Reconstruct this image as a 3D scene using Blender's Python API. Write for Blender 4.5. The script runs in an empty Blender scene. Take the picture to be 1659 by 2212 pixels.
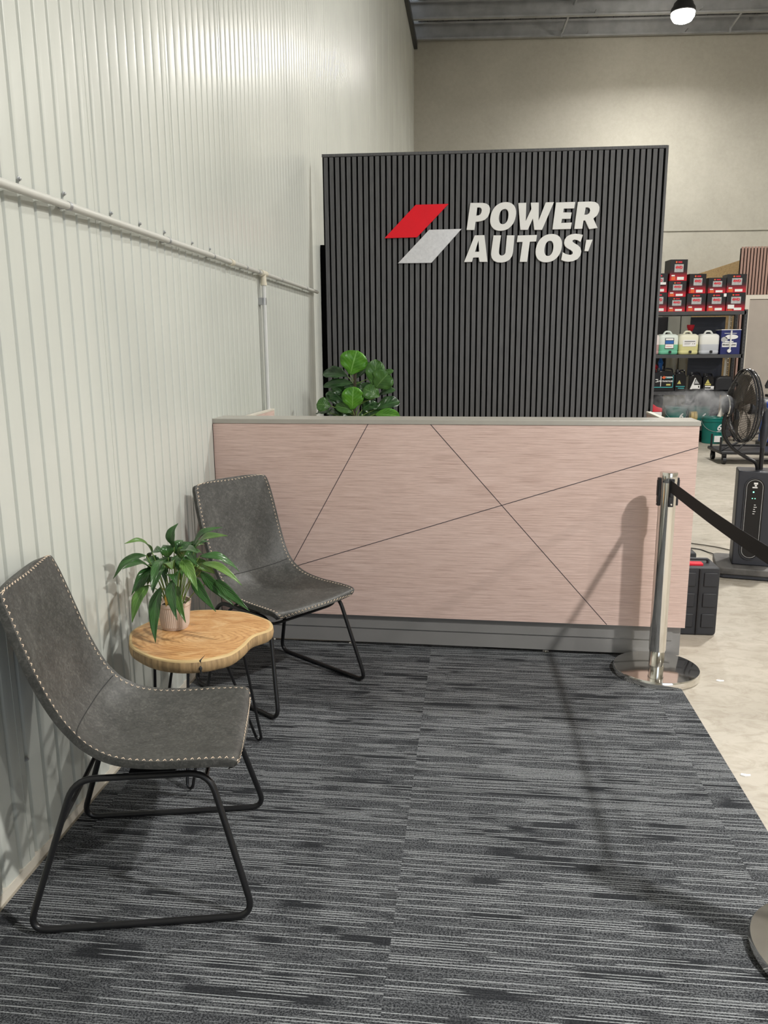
import bpy, bmesh, math, random
from mathutils import Vector, Matrix
random.seed(7)
PI = math.pi
SC = bpy.context.scene
COL = SC.collection

# ------------------------------------------------------------------ camera
F_PX = 1710.6; PITCH = .2056; YAW = .1115; ROLL = -.0074
CAM = Vector((1.287, 0, 1.5))
fwd = Vector((-math.sin(YAW)*math.cos(PITCH), math.cos(YAW)*math.cos(PITCH), -math.sin(PITCH)))
rt = Vector((math.cos(YAW), math.sin(YAW), 0)); up = rt.cross(fwd)
r2 = rt*math.cos(ROLL)+up*math.sin(ROLL); u2 = -rt*math.sin(ROLL)+up*math.cos(ROLL)
cd = bpy.data.cameras.new('camera'); cam = bpy.data.objects.new('camera', cd); COL.objects.link(cam)
m = Matrix.Identity(4)
for i in range(3):
    m[i][0] = r2[i]; m[i][1] = u2[i]; m[i][2] = -fwd[i]; m[i][3] = CAM[i]
cam.matrix_world = m
cd.sensor_fit = 'VERTICAL'; cd.sensor_height = 24; cd.lens = F_PX/2212*24
cd.clip_start = .05; cd.clip_end = 100
SC.camera = cam

# ------------------------------------------------------------------ world, light, exposure
SC.view_settings.view_transform = 'Standard'; SC.view_settings.look = 'None'
SC.view_settings.gamma = 1; SC.view_settings.use_curve_mapping = False
SC.view_settings.exposure = -0.08
world = bpy.data.worlds.new('world'); SC.world = world; world.use_nodes = True
bg = world.node_tree.nodes['Background']
bg.inputs[0].default_value = (.78, .87, 1, 1); bg.inputs[1].default_value = 2.1      # daylight beyond the open roller door
LAMP_W = 430
LAMPS = [(3.92, .85, 4.2, .60), (4.76, 7.2, 7.0, 1.05), (4.762, 15.468, 7.0, .46), (11.5, -2.9, 7.0, 1.0), (11.5, 7.2, 7.0, .8), (11.5, 15.4, 7.0, .8)]  # the far row at the end is added, unseen, for fill light
pl = bpy.data.lights.new('door_portal', 'AREA'); pl.shape = 'RECTANGLE'; pl.size = 5; pl.size_y = 4.4
po = bpy.data.objects.new('door_portal', pl); COL.objects.link(po)
po.location = (5.5, -5.95, 2.25); po.rotation_euler = (PI/2, 0, 0)
pl.cycles.is_portal = True

# ------------------------------------------------------------------ materials
def mat(name, col=(.5, .5, .5), rough=.5, metal=0, build=None, spec=.5, coat=0, emis=None, estr=0, trans=0, ior=1.45, alpha=1):
    mt = bpy.data.materials.new(name); mt.use_nodes = True
    nt = mt.node_tree; b = nt.nodes['Principled BSDF']
    b.inputs['Base Color'].default_value = (*col, 1); b.inputs['Roughness'].default_value = rough
    b.inputs['Metallic'].default_value = metal; b.inputs['Specular IOR Level'].default_value = spec
    b.inputs['Coat Weight'].default_value = coat; b.inputs['Coat Roughness'].default_value = .15
    b.inputs['Transmission Weight'].default_value = trans; b.inputs['IOR'].default_value = ior
    b.inputs['Alpha'].default_value = alpha
    if emis: b.inputs['Emission Color'].default_value = (*emis, 1); b.inputs['Emission Strength'].default_value = estr
    if build: build(nt, b)
    return mt
def N(nt, t, **k):
    n = nt.nodes.new(t)
    for a, v in k.items(): setattr(n, a, v)
    return n
def coords(nt, kind='Object', scale=(1, 1, 1), rot=(0, 0, 0), loc=(0, 0, 0)):
    tc = N(nt, 'ShaderNodeTexCoord'); mp = N(nt, 'ShaderNodeMapping')
    mp.inputs['Scale'].default_value = scale; mp.inputs['Rotation'].default_value = rot; mp.inputs['Location'].default_value = loc
    nt.links.new(tc.outputs[kind], mp.inputs['Vector']); return mp.outputs[0]
def noise(nt, vec, scale=5, detail=3, rough=.5, dist=0):
    n = N(nt, 'ShaderNodeTexNoise'); n.inputs['Scale'].default_value = scale; n.inputs['Detail'].default_value = detail
    n.inputs['Roughness'].default_value = rough; n.inputs['Distortion'].default_value = dist
    nt.links.new(vec, n.inputs['Vector']); return n.outputs[0]
def ramp(nt, fac, stops):
    r = N(nt, 'ShaderNodeValToRGB'); e = r.color_ramp.elements
    while len(e) < len(stops): e.new(.5)
    for i, (p, c) in enumerate(stops):
        e[i].position = p; e[i].color = (*c, 1) if len(c) == 3 else c
    nt.links.new(fac, r.inputs[0]); return r.outputs[0]
def mix(nt, f, a, b, mode='MIX'):
    x = N(nt, 'ShaderNodeMix', data_type='RGBA', blend_type=mode)
    for s, v in ((0, f), (6, a), (7, b)):
        if isinstance(v, (int, float)): x.inputs[s].default_value = v
        elif isinstance(v, tuple): x.inputs[s].default_value = (*v, 1)
        else: nt.links.new(v, x.inputs[s])
    return x.outputs[2]
def mth(nt, op, a, b=None, c=None):
    x = N(nt, 'ShaderNodeMath', operation=op)
    for i, v in enumerate((a, b, c)):
        if v is None: continue
        if isinstance(v, (int, float)): x.inputs[i].default_value = v
        else: nt.links.new(v, x.inputs[i])
    return x.outputs[0]
def bump(nt, b, h, dist=.002, s=1):
    x = N(nt, 'ShaderNodeBump'); x.inputs['Distance'].default_value = dist; x.inputs['Strength'].default_value = s
    nt.links.new(h, x.inputs['Height']); nt.links.new(x.outputs[0], b.inputs['Normal'])
def setc(nt, b, c): nt.links.new(c, b.inputs['Base Color'])
def vary(c, amt=.12, scale=(1, 1, 1), sc=6, bd=0, kind='Object', rot=(0, 0, 0)):
    def f(nt, b):
        n = noise(nt, coords(nt, kind, scale, rot), sc, 4)
        setc(nt, b, ramp(nt, n, [(.3, tuple(x*(1-amt) for x in c)), (.7, tuple(min(1, x*(1+amt)) for x in c))]))
        if bd: bump(nt, b, n, bd)
    return f

def f_wall(nt, b):
    c = coords(nt); n = noise(nt, c, 1.3, 3)
    setc(nt, b, ramp(nt, n, [(.3, (.49, .505, .465)), (.7, (.545, .56, .515))]))
    n2 = noise(nt, coords(nt, scale=(1, 1, .25)), 9, 2); bump(nt, b, n2, .0012, .6)
M_WALL = mat('painted_steel_sheet', rough=.27, build=f_wall, spec=.7)
def f_conc(lo, hi, sc=1.2, crk=True):
    def f(nt, b):
        c = coords(nt); n = noise(nt, c, sc, 6, .6, .4); n2 = noise(nt, c, 14, 5, .65)
        a = ramp(nt, n, [(.3, lo), (.68, hi)])
        a = mix(nt, .35, a, ramp(nt, n2, [(.3, (.74, .72, .68)), (.7, (1, 1, .98))]), 'MULTIPLY')
        setc(nt, b, a); bump(nt, b, n2, .002, .4)
    return f
M_BACK = mat('concrete_panel', rough=.75, build=f_conc((.36, .345, .295), (.46, .44, .38), .45))
def f_floor(nt, b):
    c = coords(nt, scale=(1, 1.6, 1)); n = noise(nt, c, 1.6, 6, .6, .6); n2 = noise(nt, c, 9, 6, .68, .8)
    a = ramp(nt, n, [(.3, (.35, .315, .26)), (.7, (.46, .42, .355))])
    a = mix(nt, .5, a, ramp(nt, n2, [(.33, (.55, .5, .42)), (.55, (1, 1, 1))]), 'MULTIPLY')
    setc(nt, b, a); bump(nt, b, n2, .0015, .3)
    nt.links.new(ramp(nt, n2, [(.3, (.6, .6, .6)), (.7, (.38, .38, .38))]), b.inputs['Roughness'])
M_FLOOR = mat('polished_concrete', rough=.5, build=f_floor)
def f_carpet(nt, b):
    tc = N(nt, 'ShaderNodeTexCoord'); sp = N(nt, 'ShaderNodeSeparateXYZ'); nt.links.new(tc.outputs['Object'], sp.inputs[0])
    x, y = sp.outputs[0], sp.outputs[1]
    # carpet planks: every plank shifts the pattern
    colm = mth(nt, 'FLOOR', mth(nt, 'ADD', x, -.10))
    tile = mth(nt, 'MULTIPLY', colm, 17.3)
    def rows(pitch, fx, seed, duty=None):
        q = mth(nt, 'DIVIDE', y, pitch); row = mth(nt, 'FLOOR', q)
        cb = N(nt, 'ShaderNodeCombineXYZ')
        nt.links.new(mth(nt, 'MULTIPLY', x, fx), cb.inputs[0]); nt.links.new(mth(nt, 'MULTIPLY', row, 7.31), cb.inputs[1])
        nt.links.new(mth(nt, 'ADD', tile, seed), cb.inputs[2])
        n_ = noise(nt, cb.outputs[0], 1, 1, .4)
        if duty is None: return n_
        return mth(nt, 'MULTIPLY', n_, mth(nt, 'LESS_THAN', mth(nt, 'FRACT', q), duty))
    line = ramp(nt, rows(.0088, 2.4, 0, .27), [(.515, (0, 0, 0)), (.535, (1, 1, 1))])
    line2 = ramp(nt, rows(.0067, 9, 60, .33), [(.51, (0, 0, 0)), (.55, (.75, .75, .75))])
    patch = ramp(nt, rows(.029, 4.0, 40), [(.345, (.16, .16, .16)), (.40, (1, 1, 1))])
    fl = noise(nt, coords(nt, scale=(190, 230, 1)), 1, 3, .85)
    fleck = ramp(nt, fl, [(.46, (0, 0, 0)), (.56, (1, 1, 1))])
    f2 = mix(nt, 1, fleck, patch, 'MULTIPLY')
    base = mix(nt, mth(nt, 'MULTIPLY', fl, .7), (.008, .009, .011), (.04, .042, .046))
    c = mix(nt, f2, base, (.108, .113, .12))
    sk = ramp(nt, fl, [(.33, (.15, .15, .15)), (.5, (1, 1, 1))])
    c = mix(nt, mix(nt, 1, mix(nt, 1, line2, patch, 'MULTIPLY'), sk, 'MULTIPLY'), c, (.18, .188, .195))
    c = mix(nt, mix(nt, 1, line, sk, 'MULTIPLY'), c, (.36, .375, .385))
    setc(nt, b, c); bump(nt, b, fl, .003, .7)
M_CARPET = mat('loop_pile_carpet', rough=.95, build=f_carpet, spec=.1)
def f_deskwood(nt, b):
    c = coords(nt, scale=(1, 1, 1)); n = noise(nt, coords(nt, scale=(2.2, 2.2, 95)), 2.2, 5, .62, .25)
    n2 = noise(nt, coords(nt, scale=(9, 9, 260)), 2, 3, .6)
    a = ramp(nt, n, [(.28, (.45, .315, .27)), (.5, (.65, .485, .43)), (.72, (.74, .58, .525))])
    a = mix(nt, .45, a, ramp(nt, n2, [(.3, (.68, .64, .62)), (.6, (1, 1, 1))]), 'MULTIPLY')
    big = noise(nt, coords(nt, scale=(.8, .8, 3)), 1.5, 2)
    a = mix(nt, .25, a, ramp(nt, big, [(.3, (.8, .74, .7)), (.7, (1.0, 1, 1))]), 'MULTIPLY')
    setc(nt, b, a); bump(nt, b, n2, .0004, .5)
M_WOOD = mat('pink_oak_laminate', rough=.42, build=f_deskwood)
M_TOP = mat('greige_laminate', (.36, .34, .30), .3, build=vary((.36, .34, .30), .05), spec=.6)
M_PLINTH = mat('grey_plinth', (.20, .195, .19), .4, build=vary((.205, .2, .195), .05))
M_GROOVE = mat('dark_groove', (.05, .04, .045), .6, build=vary((.055, .045, .05), .1))
M_EDGE = mat('cream_edging', (.62, .58, .5), .5, build=vary((.62, .58, .5), .04))
M_BLACK = mat('black_plastic', (.012, .012, .014), .45, build=vary((.013, .013, .015), .15))
M_BLKMET = mat('black_powdercoat', (.01, .01, .011), .32, build=vary((.011, .011, .012), .1), spec=.5)
def f_slat(nt, b):
    n = noise(nt, coords(nt, scale=(60, 60, 2.2)), 3, 5, .65)
    setc(nt, b, ramp(nt, n, [(.3, (.08, .08, .083)), (.7, (.15, .15, .156))])); bump(nt, b, n, .0006, .5)
M_SLAT = mat('charcoal_timber_slat', rough=.5, build=f_slat)
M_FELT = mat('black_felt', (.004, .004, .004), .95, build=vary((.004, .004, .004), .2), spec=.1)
M_WHITE = mat('white_acrylic', (.94, .94, .92), .4, build=vary((.94, .94, .92), .01))
M_RED = mat('red_acrylic', (.92, .006, .02), .35, build=vary((.92, .006, .02), .04))
def f_brushed(nt, b):
    n = noise(nt, coords(nt, scale=(3, 1, 3)), 14, 5, .7, .5)
    setc(nt, b, ramp(nt, n, [(.3, (.72, .72, .74)), (.7, (.86, .86, .88))])); bump(nt, b, n, .0006, .3)
M_SILVER = mat('satin_silver', rough=.4, metal=.5, build=f_brushed)
def f_leather(nt, b):
    n = noise(nt, coords(nt), 7, 6, .7, .8); n2 = noise(nt, coords(nt, scale=(1, 1, 1)), 70, 4, .7, 1.2)
    a = ramp(nt, n, [(.3, (.044, .044, .041)), (.72, (.088, .087, .081))])
    a = mix(nt, .75, a, ramp(nt, n2, [(.36, (.62, .62, .62)), (.52, (.97, .97, .97)), (.66, (1.6, 1.6, 1.56))]), 'MULTIPLY')
    setc(nt, b, a); bump(nt, b, noise(nt, coords(nt), 260, 3), .0007, .5)
M_LEATHER = mat('grey_distressed_leather', rough=.5, build=f_leather, spec=.45)
M_STITCH = mat('beige_thread', (.62, .5, .38), .7, build=vary((.62, .5, .38), .1))
M_SEAM = mat('seam_line', (.03, .03, .03), .6, build=vary((.03, .03, .03), .1))
M_CHROME = mat('polished_steel', (.78, .76, .72), .09, 1, build=lambda nt, b: bump(nt, b, noise(nt, coords(nt), 9, 2), .002, .12))
M_GALV = mat('galvanised_steel', (.45, .46, .47), .42, .75, build=vary((.45, .46, .47), .15, sc=4))
def f_foil(nt, b):
    br = N(nt, 'ShaderNodeTexBrick'); br.offset = 0; nt.links.new(coords(nt), br.inputs['Vector'])
    br.inputs['Scale'].default_value = 1; br.inputs['Brick Width'].default_value = .3; br.inputs['Row Height'].default_value = .3
    br.inputs['Mortar Size'].default_value = .006; br.inputs['Mortar Smooth'].default_value = .2
    br.inputs['Color1'].default_value = (.72, .73, .75, 1); br.inputs['Color2'].default_value = (.6, .61, .63, 1); br.inputs['Mortar'].default_value = (.12, .12, .12, 1)
    setc(nt, b, br.outputs[0]); bump(nt, b, noise(nt, coords(nt), 9, 4, .6, 1.5), .05, 1)
M_FOIL = mat('foil_insulation', rough=.3, metal=.7, build=f_foil)
M_PIPE = mat('grey_conduit', (.50, .50, .46), .35, build=vary((.50, .50, .46), .03))
M_PVC = mat('cream_pvc', (.62, .58, .47), .35, build=vary((.62, .58, .47), .04))
M_PIPEW = mat('white_conduit', (.60, .61, .60), .35, build=vary((.6, .61, .6), .03))
def f_slab(nt, b):
    c = coords(nt, scale=(1, 1.5, .2), loc=(-.07, .02, 0), rot=(0, 0, .5)); wv = N(nt, 'ShaderNodeTexWave', wave_type='RINGS', rings_direction='Z')
    nt.links.new(c, wv.inputs['Vector']); wv.inputs['Scale'].default_value = 13; wv.inputs['Distortion'].default_value = 9
    wv.inputs['Detail'].default_value = 5; wv.inputs['Detail Scale'].default_value = .9; wv.inputs['Detail Roughness'].default_value = .62
    n0 = noise(nt, coords(nt, scale=(1, 2.2, 1), rot=(0, 0, .5)), 7, 4, .6, 1.5)
    a = ramp(nt, n0, [(.3, (.47, .235, .085)), (.52, (.62, .36, .155)), (.72, (.70, .47, .24))])
    a = mix(nt, .55, a, ramp(nt, wv.outputs['Fac'], [(.0, (.62, .50, .40)), (.3, (.92, .88, .84)), (.8, (1, 1, 1))]), 'MULTIPLY')
    setc(nt, b, a)
M_SLAB = mat('honey_timber', rough=.38, build=f_slab)
M_BARK = mat('pale_timber_edge', rough=.6, build=vary((.36, .24, .12), .4, (28, 28, 1.5), 2.2, .002))
M_SAP = mat('sapwood_rim', rough=.45, build=vary((.62, .45, .22), .15))
def f_leaf(c1, c2, vein):
    def f(nt, b):
        n = noise(nt, coords(nt), 14, 3)
        a = ramp(nt, n, [(.35, c1), (.65, c2)])
        tc = N(nt, 'ShaderNodeUVMap'); sp = N(nt, 'ShaderNodeSeparateXYZ'); nt.links.new(tc.outputs[0], sp.inputs[0])
        d = mth(nt, 'ABSOLUTE', mth(nt, 'SUBTRACT', sp.outputs[0], .5))
        mid = mth(nt, 'LESS_THAN', d, .022)
        v = mth(nt, 'FRACT', mth(nt, 'SUBTRACT', mth(nt, 'MULTIPLY', sp.outputs[1], 6.5), mth(nt, 'MULTIPLY', d, 5.5)))
        side = mth(nt, 'LESS_THAN', v, .07)
        m_ = mth(nt, 'MAXIMUM', mid, mth(nt, 'MULTIPLY', side, vein[1]))
        setc(nt, b, mix(nt, m_, a, vein[0]))
        bump(nt, b, mth(nt, 'PINGPONG', v, .5), .004, .35)
    return f
M_LILY = mat('dark_green_leaf', rough=.28, build=f_leaf((.018, .07, .014), (.045, .125, .03), ((.07, .17, .05), .35)), spec=.55)
M_LILY2 = mat('mid_green_leaf', rough=.33, build=f_leaf((.06, .15, .025), (.12, .22, .05), ((.16, .27, .08), .3)), spec=.5)
M_LILYY = mat('yellowed_leaf', rough=.5, build=f_leaf((.4, .2, .03), (.5, .33, .06), ((.5, .4, .1), .3)))
M_FIG = mat('fig_leaf_dark', rough=.3, build=f_leaf((.012, .04, .012), (.03, .08, .02), ((.05, .12, .04), .6)), spec=.55)
M_FIG2 = mat('fig_leaf_bright', rough=.36, build=f_leaf((.05, .19, .012), (.09, .28, .02), ((.2, .42, .1), .7)))
M_FIG3 = mat('fig_leaf_mid', rough=.34, build=f_leaf((.03, .10, .015), (.06, .16, .03), ((.12, .24, .07), .6)), spec=.5)
M_STEM = mat('green_stem', (.16, .25, .06), .5, build=vary((.16, .25, .06), .15))
M_BROWN = mat('brown_stem', (.05, .04, .025), .8, build=vary((.05, .04, .025), .2))
M_POT = mat('blush_ceramic', (.56, .45, .38), .5, build=vary((.56, .45, .38), .05))
M_SOIL = mat('potting_soil', (.03, .022, .015), .95, build=vary((.03, .022, .015), .4, sc=60, bd=.004))
M_NAVY = mat('navy_card', (.012, .018, .12), .5, build=vary((.012, .018, .12), .1))
M_GREEN = mat('teal_bucket_plastic', (.0, .14, .115), .35, build=vary((.003, .145, .12), .06))
M_PAPER = mat('white_paper', (.78, .77, .75), .6, build=vary((.78, .77, .75), .04))
M_INK = mat('dark_ink', (.03, .03, .035), .6, build=vary((.03, .03, .035), .1))
M_REDP = mat('red_print', (.6, .012, .03), .5, build=vary((.6, .012, .03), .08))
M_ORANGE = mat('orange_print', (.7, .12, .03), .5, build=vary((.7, .12, .03), .08))
M_BLUEP = mat('blue_print', (.02, .12, .4), .45, build=vary((.02, .12, .4), .1))
M_CYAN = mat('cyan_print', (.05, .4, .42), .45, build=vary((.05, .4, .42), .1))
M_YEL = mat('gold_print', (.55, .48, .14), .45, build=vary((.55, .48, .14), .1))
M_GREY = mat('grey_print', (.4, .4, .4), .45, build=vary((.4, .4, .4), .2, sc=30))
M_RACK = mat('dark_grey_rack_steel', (.055, .055, .058), .45, build=vary((.055, .055, .058), .1))
M_CREAM = mat('cream_paint', (.72, .67, .57), .5, build=vary((.72, .67, .57), .03))
M_DOORP = mat('beige_door_paint', (.42, .37, .32), .5, build=vary((.42, .37, .32), .04))
M_PINKSLAT = mat('pink_timber_slat', rough=.5, build=vary((.38, .235, .19), .12, (40, 40, 2), 3))
M_OSB = mat('strand_board', rough=.7, build=lambda nt, b: setc(nt, b, ramp(nt, noise(nt, coords(nt, scale=(9, 9, 22)), 2, 4, .7, 2), [(.3, (.3, .17, .06)), (.5, (.55, .37, .17)), (.7, (.68, .5, .27))])))
M_CAB = mat('grey_green_cabinet', (.33, .34, .30), .4, build=vary((.33, .34, .30), .04))
M_DKBLUE = mat('dark_navy_panel', (.02, .025, .045), .4, build=vary((.02, .025, .045), .1))
M_BLUE = mat('blue_drum_paint', (.015, .05, .28), .35, build=vary((.015, .05, .28), .1))
M_FANGREY = mat('charcoal_plastic', (.03, .032, .04), .4, build=vary((.032, .034, .042), .08))
M_DUST = mat('dusty_charcoal_plastic', rough=.6, build=vary((.10, .095, .09), .6, (1, 1, 1), 7))
M_GLOSS = mat('gloss_black_panel', (.006, .006, .008), .12, build=vary((.006, .006, .008), .1))
M_GREENLED = mat('green_indicator', (.1, .8, .5), .3, emis=(.25, 1, .6), estr=3)
M_WHITELED = mat('white_indicator', (.9, .9, .9), .3, emis=(.9, .95, 1), estr=.8)
M_LAMPGLASS = mat('lit_lamp_glass', (1, 1, 1), .3, emis=(1, .93, .82), estr=110)
M_BRASS = mat('yellow_tape', (.5, .36, .12), .5, build=vary((.5, .36, .12), .2))
M_CASE = mat('black_case_plastic', (.022, .023, .027), .5, build=vary((.023, .024, .028), .12))
def jerry_mat(name, top, low, level):
    def f(nt, b):
        tc = N(nt, 'ShaderNodeTexCoord'); sp = N(nt, 'ShaderNodeSeparateXYZ'); nt.links.new(tc.outputs['Object'], sp.inputs[0])
        s = mth(nt, 'LESS_THAN', sp.outputs[2], level)
        setc(nt, b, mix(nt, s, top, low))
    return mat(name, rough=.4, build=f)

# ------------------------------------------------------------------ mesh helper
class MB:
    def __init__(s): s.v = []; s.f = []; s.mi = []; s.uv = {}
    def add(s, vs, fs, mi=0):
        o = len(s.v); s.v += [tuple(v) for v in vs]; s.f += [tuple(i+o for i in f) for f in fs]; s.mi += [mi]*len(fs); return s
    def box(s, x0, x1, y0, y1, z0, z1, mi=0, M=None):
        vs = [Vector((x, y, z)) for z in (z0, z1) for y in (y0, y1) for x in (x0, x1)]
        if M: vs = [M @ v for v in vs]
        return s.add(vs, [(0, 2, 3, 1), (4, 5, 7, 6), (0, 1, 5, 4), (2, 6, 7, 3), (0, 4, 6, 2), (1, 3, 7, 5)], mi)
    def tube(s, pts, r, n=10, mi=0, closed=False, rad=None):
        pts = [Vector(p) for p in pts]; L = len(pts); rings = []; nrm = None
        for i, p in enumerate(pts):
            a = pts[(i-1) % L] if closed or i else p; b = pts[(i+1) % L] if closed or i < L-1 else p
            t = (b-a).normalized()
            if nrm is None:
                nrm = t.orthogonal().normalized()
            nrm = (nrm - t*nrm.dot(t)).normalized(); bn = t.cross(nrm)
            rr = rad[i] if rad else r
            rings.append([p+nrm*math.cos(2*PI*k/n)*rr+bn*math.sin(2*PI*k/n)*rr for k in range(n)])
        vs = [v for rg in rings for v in rg]; fs = []
        for i in range(L if closed else L-1):
            j = (i+1) % L
            for k in range(n): fs.append((i*n+k, i*n+(k+1) % n, j*n+(k+1) % n, j*n+k))
        if not closed:
            fs.append(tuple(range(n))[::-1]); fs.append(tuple((L-1)*n+k for k in range(n)))
        return s.add(vs, fs, mi)
    def lathe(s, prof, n=32, c=(0, 0, 0), mi=0, M=None):
        vs = []; fs = []; L = len(prof)
        for r, z in prof:
            for k in range(n):
                v = Vector((r*math.cos(2*PI*k/n), r*math.sin(2*PI*k/n), z))
                v = (M @ v) if M else v
                vs.append(v+Vector(c))
        for i in range(L-1):
            for k in range(n): fs.append((i*n+k, i*n+(k+1) % n, (i+1)*n+(k+1) % n, (i+1)*n+k))
        fs.append(tuple(range(n))[::-1]); fs.append(tuple((L-1)*n+k for k in range(n)))
        return s.add(vs, fs, mi)
    def prism(s, poly, z0, z1, mi=0, M=None, side=None):
        n = len(poly); vs = [Vector((x, y, z)) for z in (z0, z1) for x, y in poly]
        if M: vs = [M @ v for v in vs]
        s.add(vs, [tuple(range(n))[::-1], tuple(range(n, 2*n))], mi)
        o = len(s.v)-2*n
        for i in range(n):
            s.f.append((o+i, o+(i+1) % n, o+n+(i+1) % n, o+n+i)); s.mi.append(mi if side is None else side)
        return s
    def build(s, name, mats, parent=None, smooth=False, bevel=0, ang=35, fix=True):
        me = bpy.data.meshes.new(name); me.from_pydata(s.v, [], s.f)
        for mt in (mats if isinstance(mats, (list, tuple)) else [mats]): me.materials.append(mt)
        me.polygons.foreach_set('material_index', s.mi)
        if fix:
            bm = bmesh.new(); bm.from_mesh(me); bmesh.ops.recalc_face_normals(bm, faces=bm.faces); bm.to_mesh(me); bm.free()
        if smooth:
            me.polygons.foreach_set('use_smooth', [True]*len(me.polygons)); me.set_sharp_from_angle(angle=math.radians(ang))
        o = bpy.data.objects.new(name, me); COL.objects.link(o)
        if parent: o.parent = parent
        if bevel:
            bv = o.modifiers.new('bevel', 'BEVEL'); bv.width = bevel; bv.segments = 2; bv.limit_method = 'ANGLE'; bv.angle_limit = math.radians(40)
            me.polygons.foreach_set('use_smooth', [True]*len(me.polygons)); me.set_sharp_from_angle(angle=math.radians(ang))
        return o
def tag(o, label=None, cat=None, group=None, kind=None):
    if label: o['label'] = label
    if cat: o['category'] = cat
    if group: o['group'] = group
    if kind: o['kind'] = kind
    return o
def thing(name, label, cat, loc=(0, 0, 0), rz=0, group=None):
    o = bpy.data.objects.new(name, None); COL.objects.link(o); o.location = loc; o.rotation_euler = (0, 0, rz)
    o.empty_display_size = .1
    return tag(o, label, cat, group)
def fillet(pts, r, seg=6):
    pts = [Vector(p) for p in pts]; out = [pts[0]]
    for i in range(1, len(pts)-1):
        p = pts[i]; a = (pts[i-1]-p); b = (pts[i+1]-p); ra = min(r, a.length*.48, b.length*.48)
        A = p+a.normalized()*ra; B = p+b.normalized()*ra
        for k in range(seg+1):
            t = k/seg; out.append(A*(1-t)**2+p*2*t*(1-t)+B*t*t)
    out.append(pts[-1]); return out
def fillet_closed(pts, r, seg=6):
    pts = [Vector(p) for p in pts]; out = []; n = len(pts)
    for i in range(n):
        p = pts[i]; a = pts[i-1]-p; b = pts[(i+1) % n]-p; ra = min(r, a.length*.48, b.length*.48)
        A = p+a.normalized()*ra; B = p+b.normalized()*ra
        for k in range(seg+1):
            t = k/seg; out.append(A*(1-t)**2+p*2*t*(1-t)+B*t*t)
    return out
def spline(pts, n=8):
    pts = [Vector(p) for p in pts]; P = [pts[0]]+pts+[pts[-1]]; out = []
    for i in range(1, len(P)-2):
        for k in range(n):
            t = k/n; a, b, c, d = P[i-1], P[i], P[i+1], P[i+2]
            out.append(.5*((2*b)+(c-a)*t+(2*a-5*b+4*c-d)*t*t+(3*b-a-3*c+d)*t**3))
    out.append(pts[-1]); return out
def curve_mesh(name, loops, depth, material, parent=None, M=None):
    cu = bpy.data.curves.new(name, 'CURVE'); cu.dimensions = '2D'; cu.fill_mode = 'BOTH'; cu.extrude = depth/2
    for lp in loops:
        sp = cu.splines.new('POLY'); sp.points.add(len(lp)-1); sp.use_cyclic_u = True
        for p, (x, y) in zip(sp.points, lp): p.co = (x, y, 0, 1)
    t = bpy.data.objects.new(name, cu); me = bpy.data.meshes.new_from_object(t); bpy.data.objects.remove(t)
    me.name = name; me.materials.clear(); me.materials.append(material)
    if M: me.transform(M)
    o = bpy.data.objects.new(name, me); COL.objects.link(o)
    if parent: o.parent = parent
    return o
def text_mesh(name, body, size, depth, material, parent=None, M=None, shear=0, bold=0, sx=1):
    cu = bpy.data.curves.new(name, 'FONT'); cu.body = body; cu.size = size; cu.extrude = depth/2; cu.shear = shear; cu.offset = bold
    cu.align_x = 'CENTER'; cu.align_y = 'CENTER'
    t = bpy.data.objects.new(name, cu); me = bpy.data.meshes.new_from_object(t); bpy.data.objects.remove(t)
    me.name = name; me.materials.clear(); me.materials.append(material)
    me.transform(Matrix.Diagonal((sx, 1, 1, 1)))
    if M: me.transform(M)
    o = bpy.data.objects.new(name, me); COL.objects.link(o)
    if parent: o.parent = parent
    return o
FRONT = Matrix.Rotation(PI/2, 4, 'X')       # local xy plane stood up, facing -y
def dup(root, loc, label, rz=None):
    r = root.copy(); COL.objects.link(r); r.location = loc; r['label'] = label
    if rz is not None: r.rotation_euler = (0, 0, rz)
    for ch in list(root.children):
        c = ch.copy(); COL.objects.link(c); c.parent = r
        for g in list(ch.children):
            d = g.copy(); COL.objects.link(d); d.parent = c
    return r

# ------------------------------------------------------------------ the setting
# left wall of ribbed sheet
PITCHR = .0825
def wall_profile(y0, y1):
    pr = []; k0 = int((y0-2.225)/PITCHR)-1; k = k0
    while True:
        y = 2.225+k*PITCHR
        if y > y1: break
        lap = (k % 9 == 5)
        base = [(.0, .0), (.003, .0004), (.0095, .0142), (.0135, .0157), (.026, .0165), (.045, .0176), (.060, .0185), (.0690, .0183), (.0735, .002)]
        if lap: base = base[:6]+[(.0454, .0190), (.0480, .0190), (.0484, .0175)]+base[6:]
        for dy, dx in base:
            if y0 <= y+dy <= y1: pr.append((y+dy, dx))
        k += 1
    return pr
pr = wall_profile(-6, 17.35); H = 7.75
w = MB(); n = len(pr)
w.add([(x, y, .03) for y, x in pr]+[(x, y, H) for y, x in pr], [(i, i+1, n+i+1, n+i) for i in range(n-1)])
w.box(-.12, -.03, -6, 17.4, 0, H)
tag(w.build('wall_left', M_WALL, smooth=True, ang=25, fix=False), kind='structure')
tag(MB().box(-.03, .02, -6, 17.4, 0, .03).build('trim_1', M_EDGE), kind='structure')
tag(MB().box(-.2, 16, -6.2, 19, -.15, 0).build('floor', M_FLOOR), kind='structure')
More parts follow.
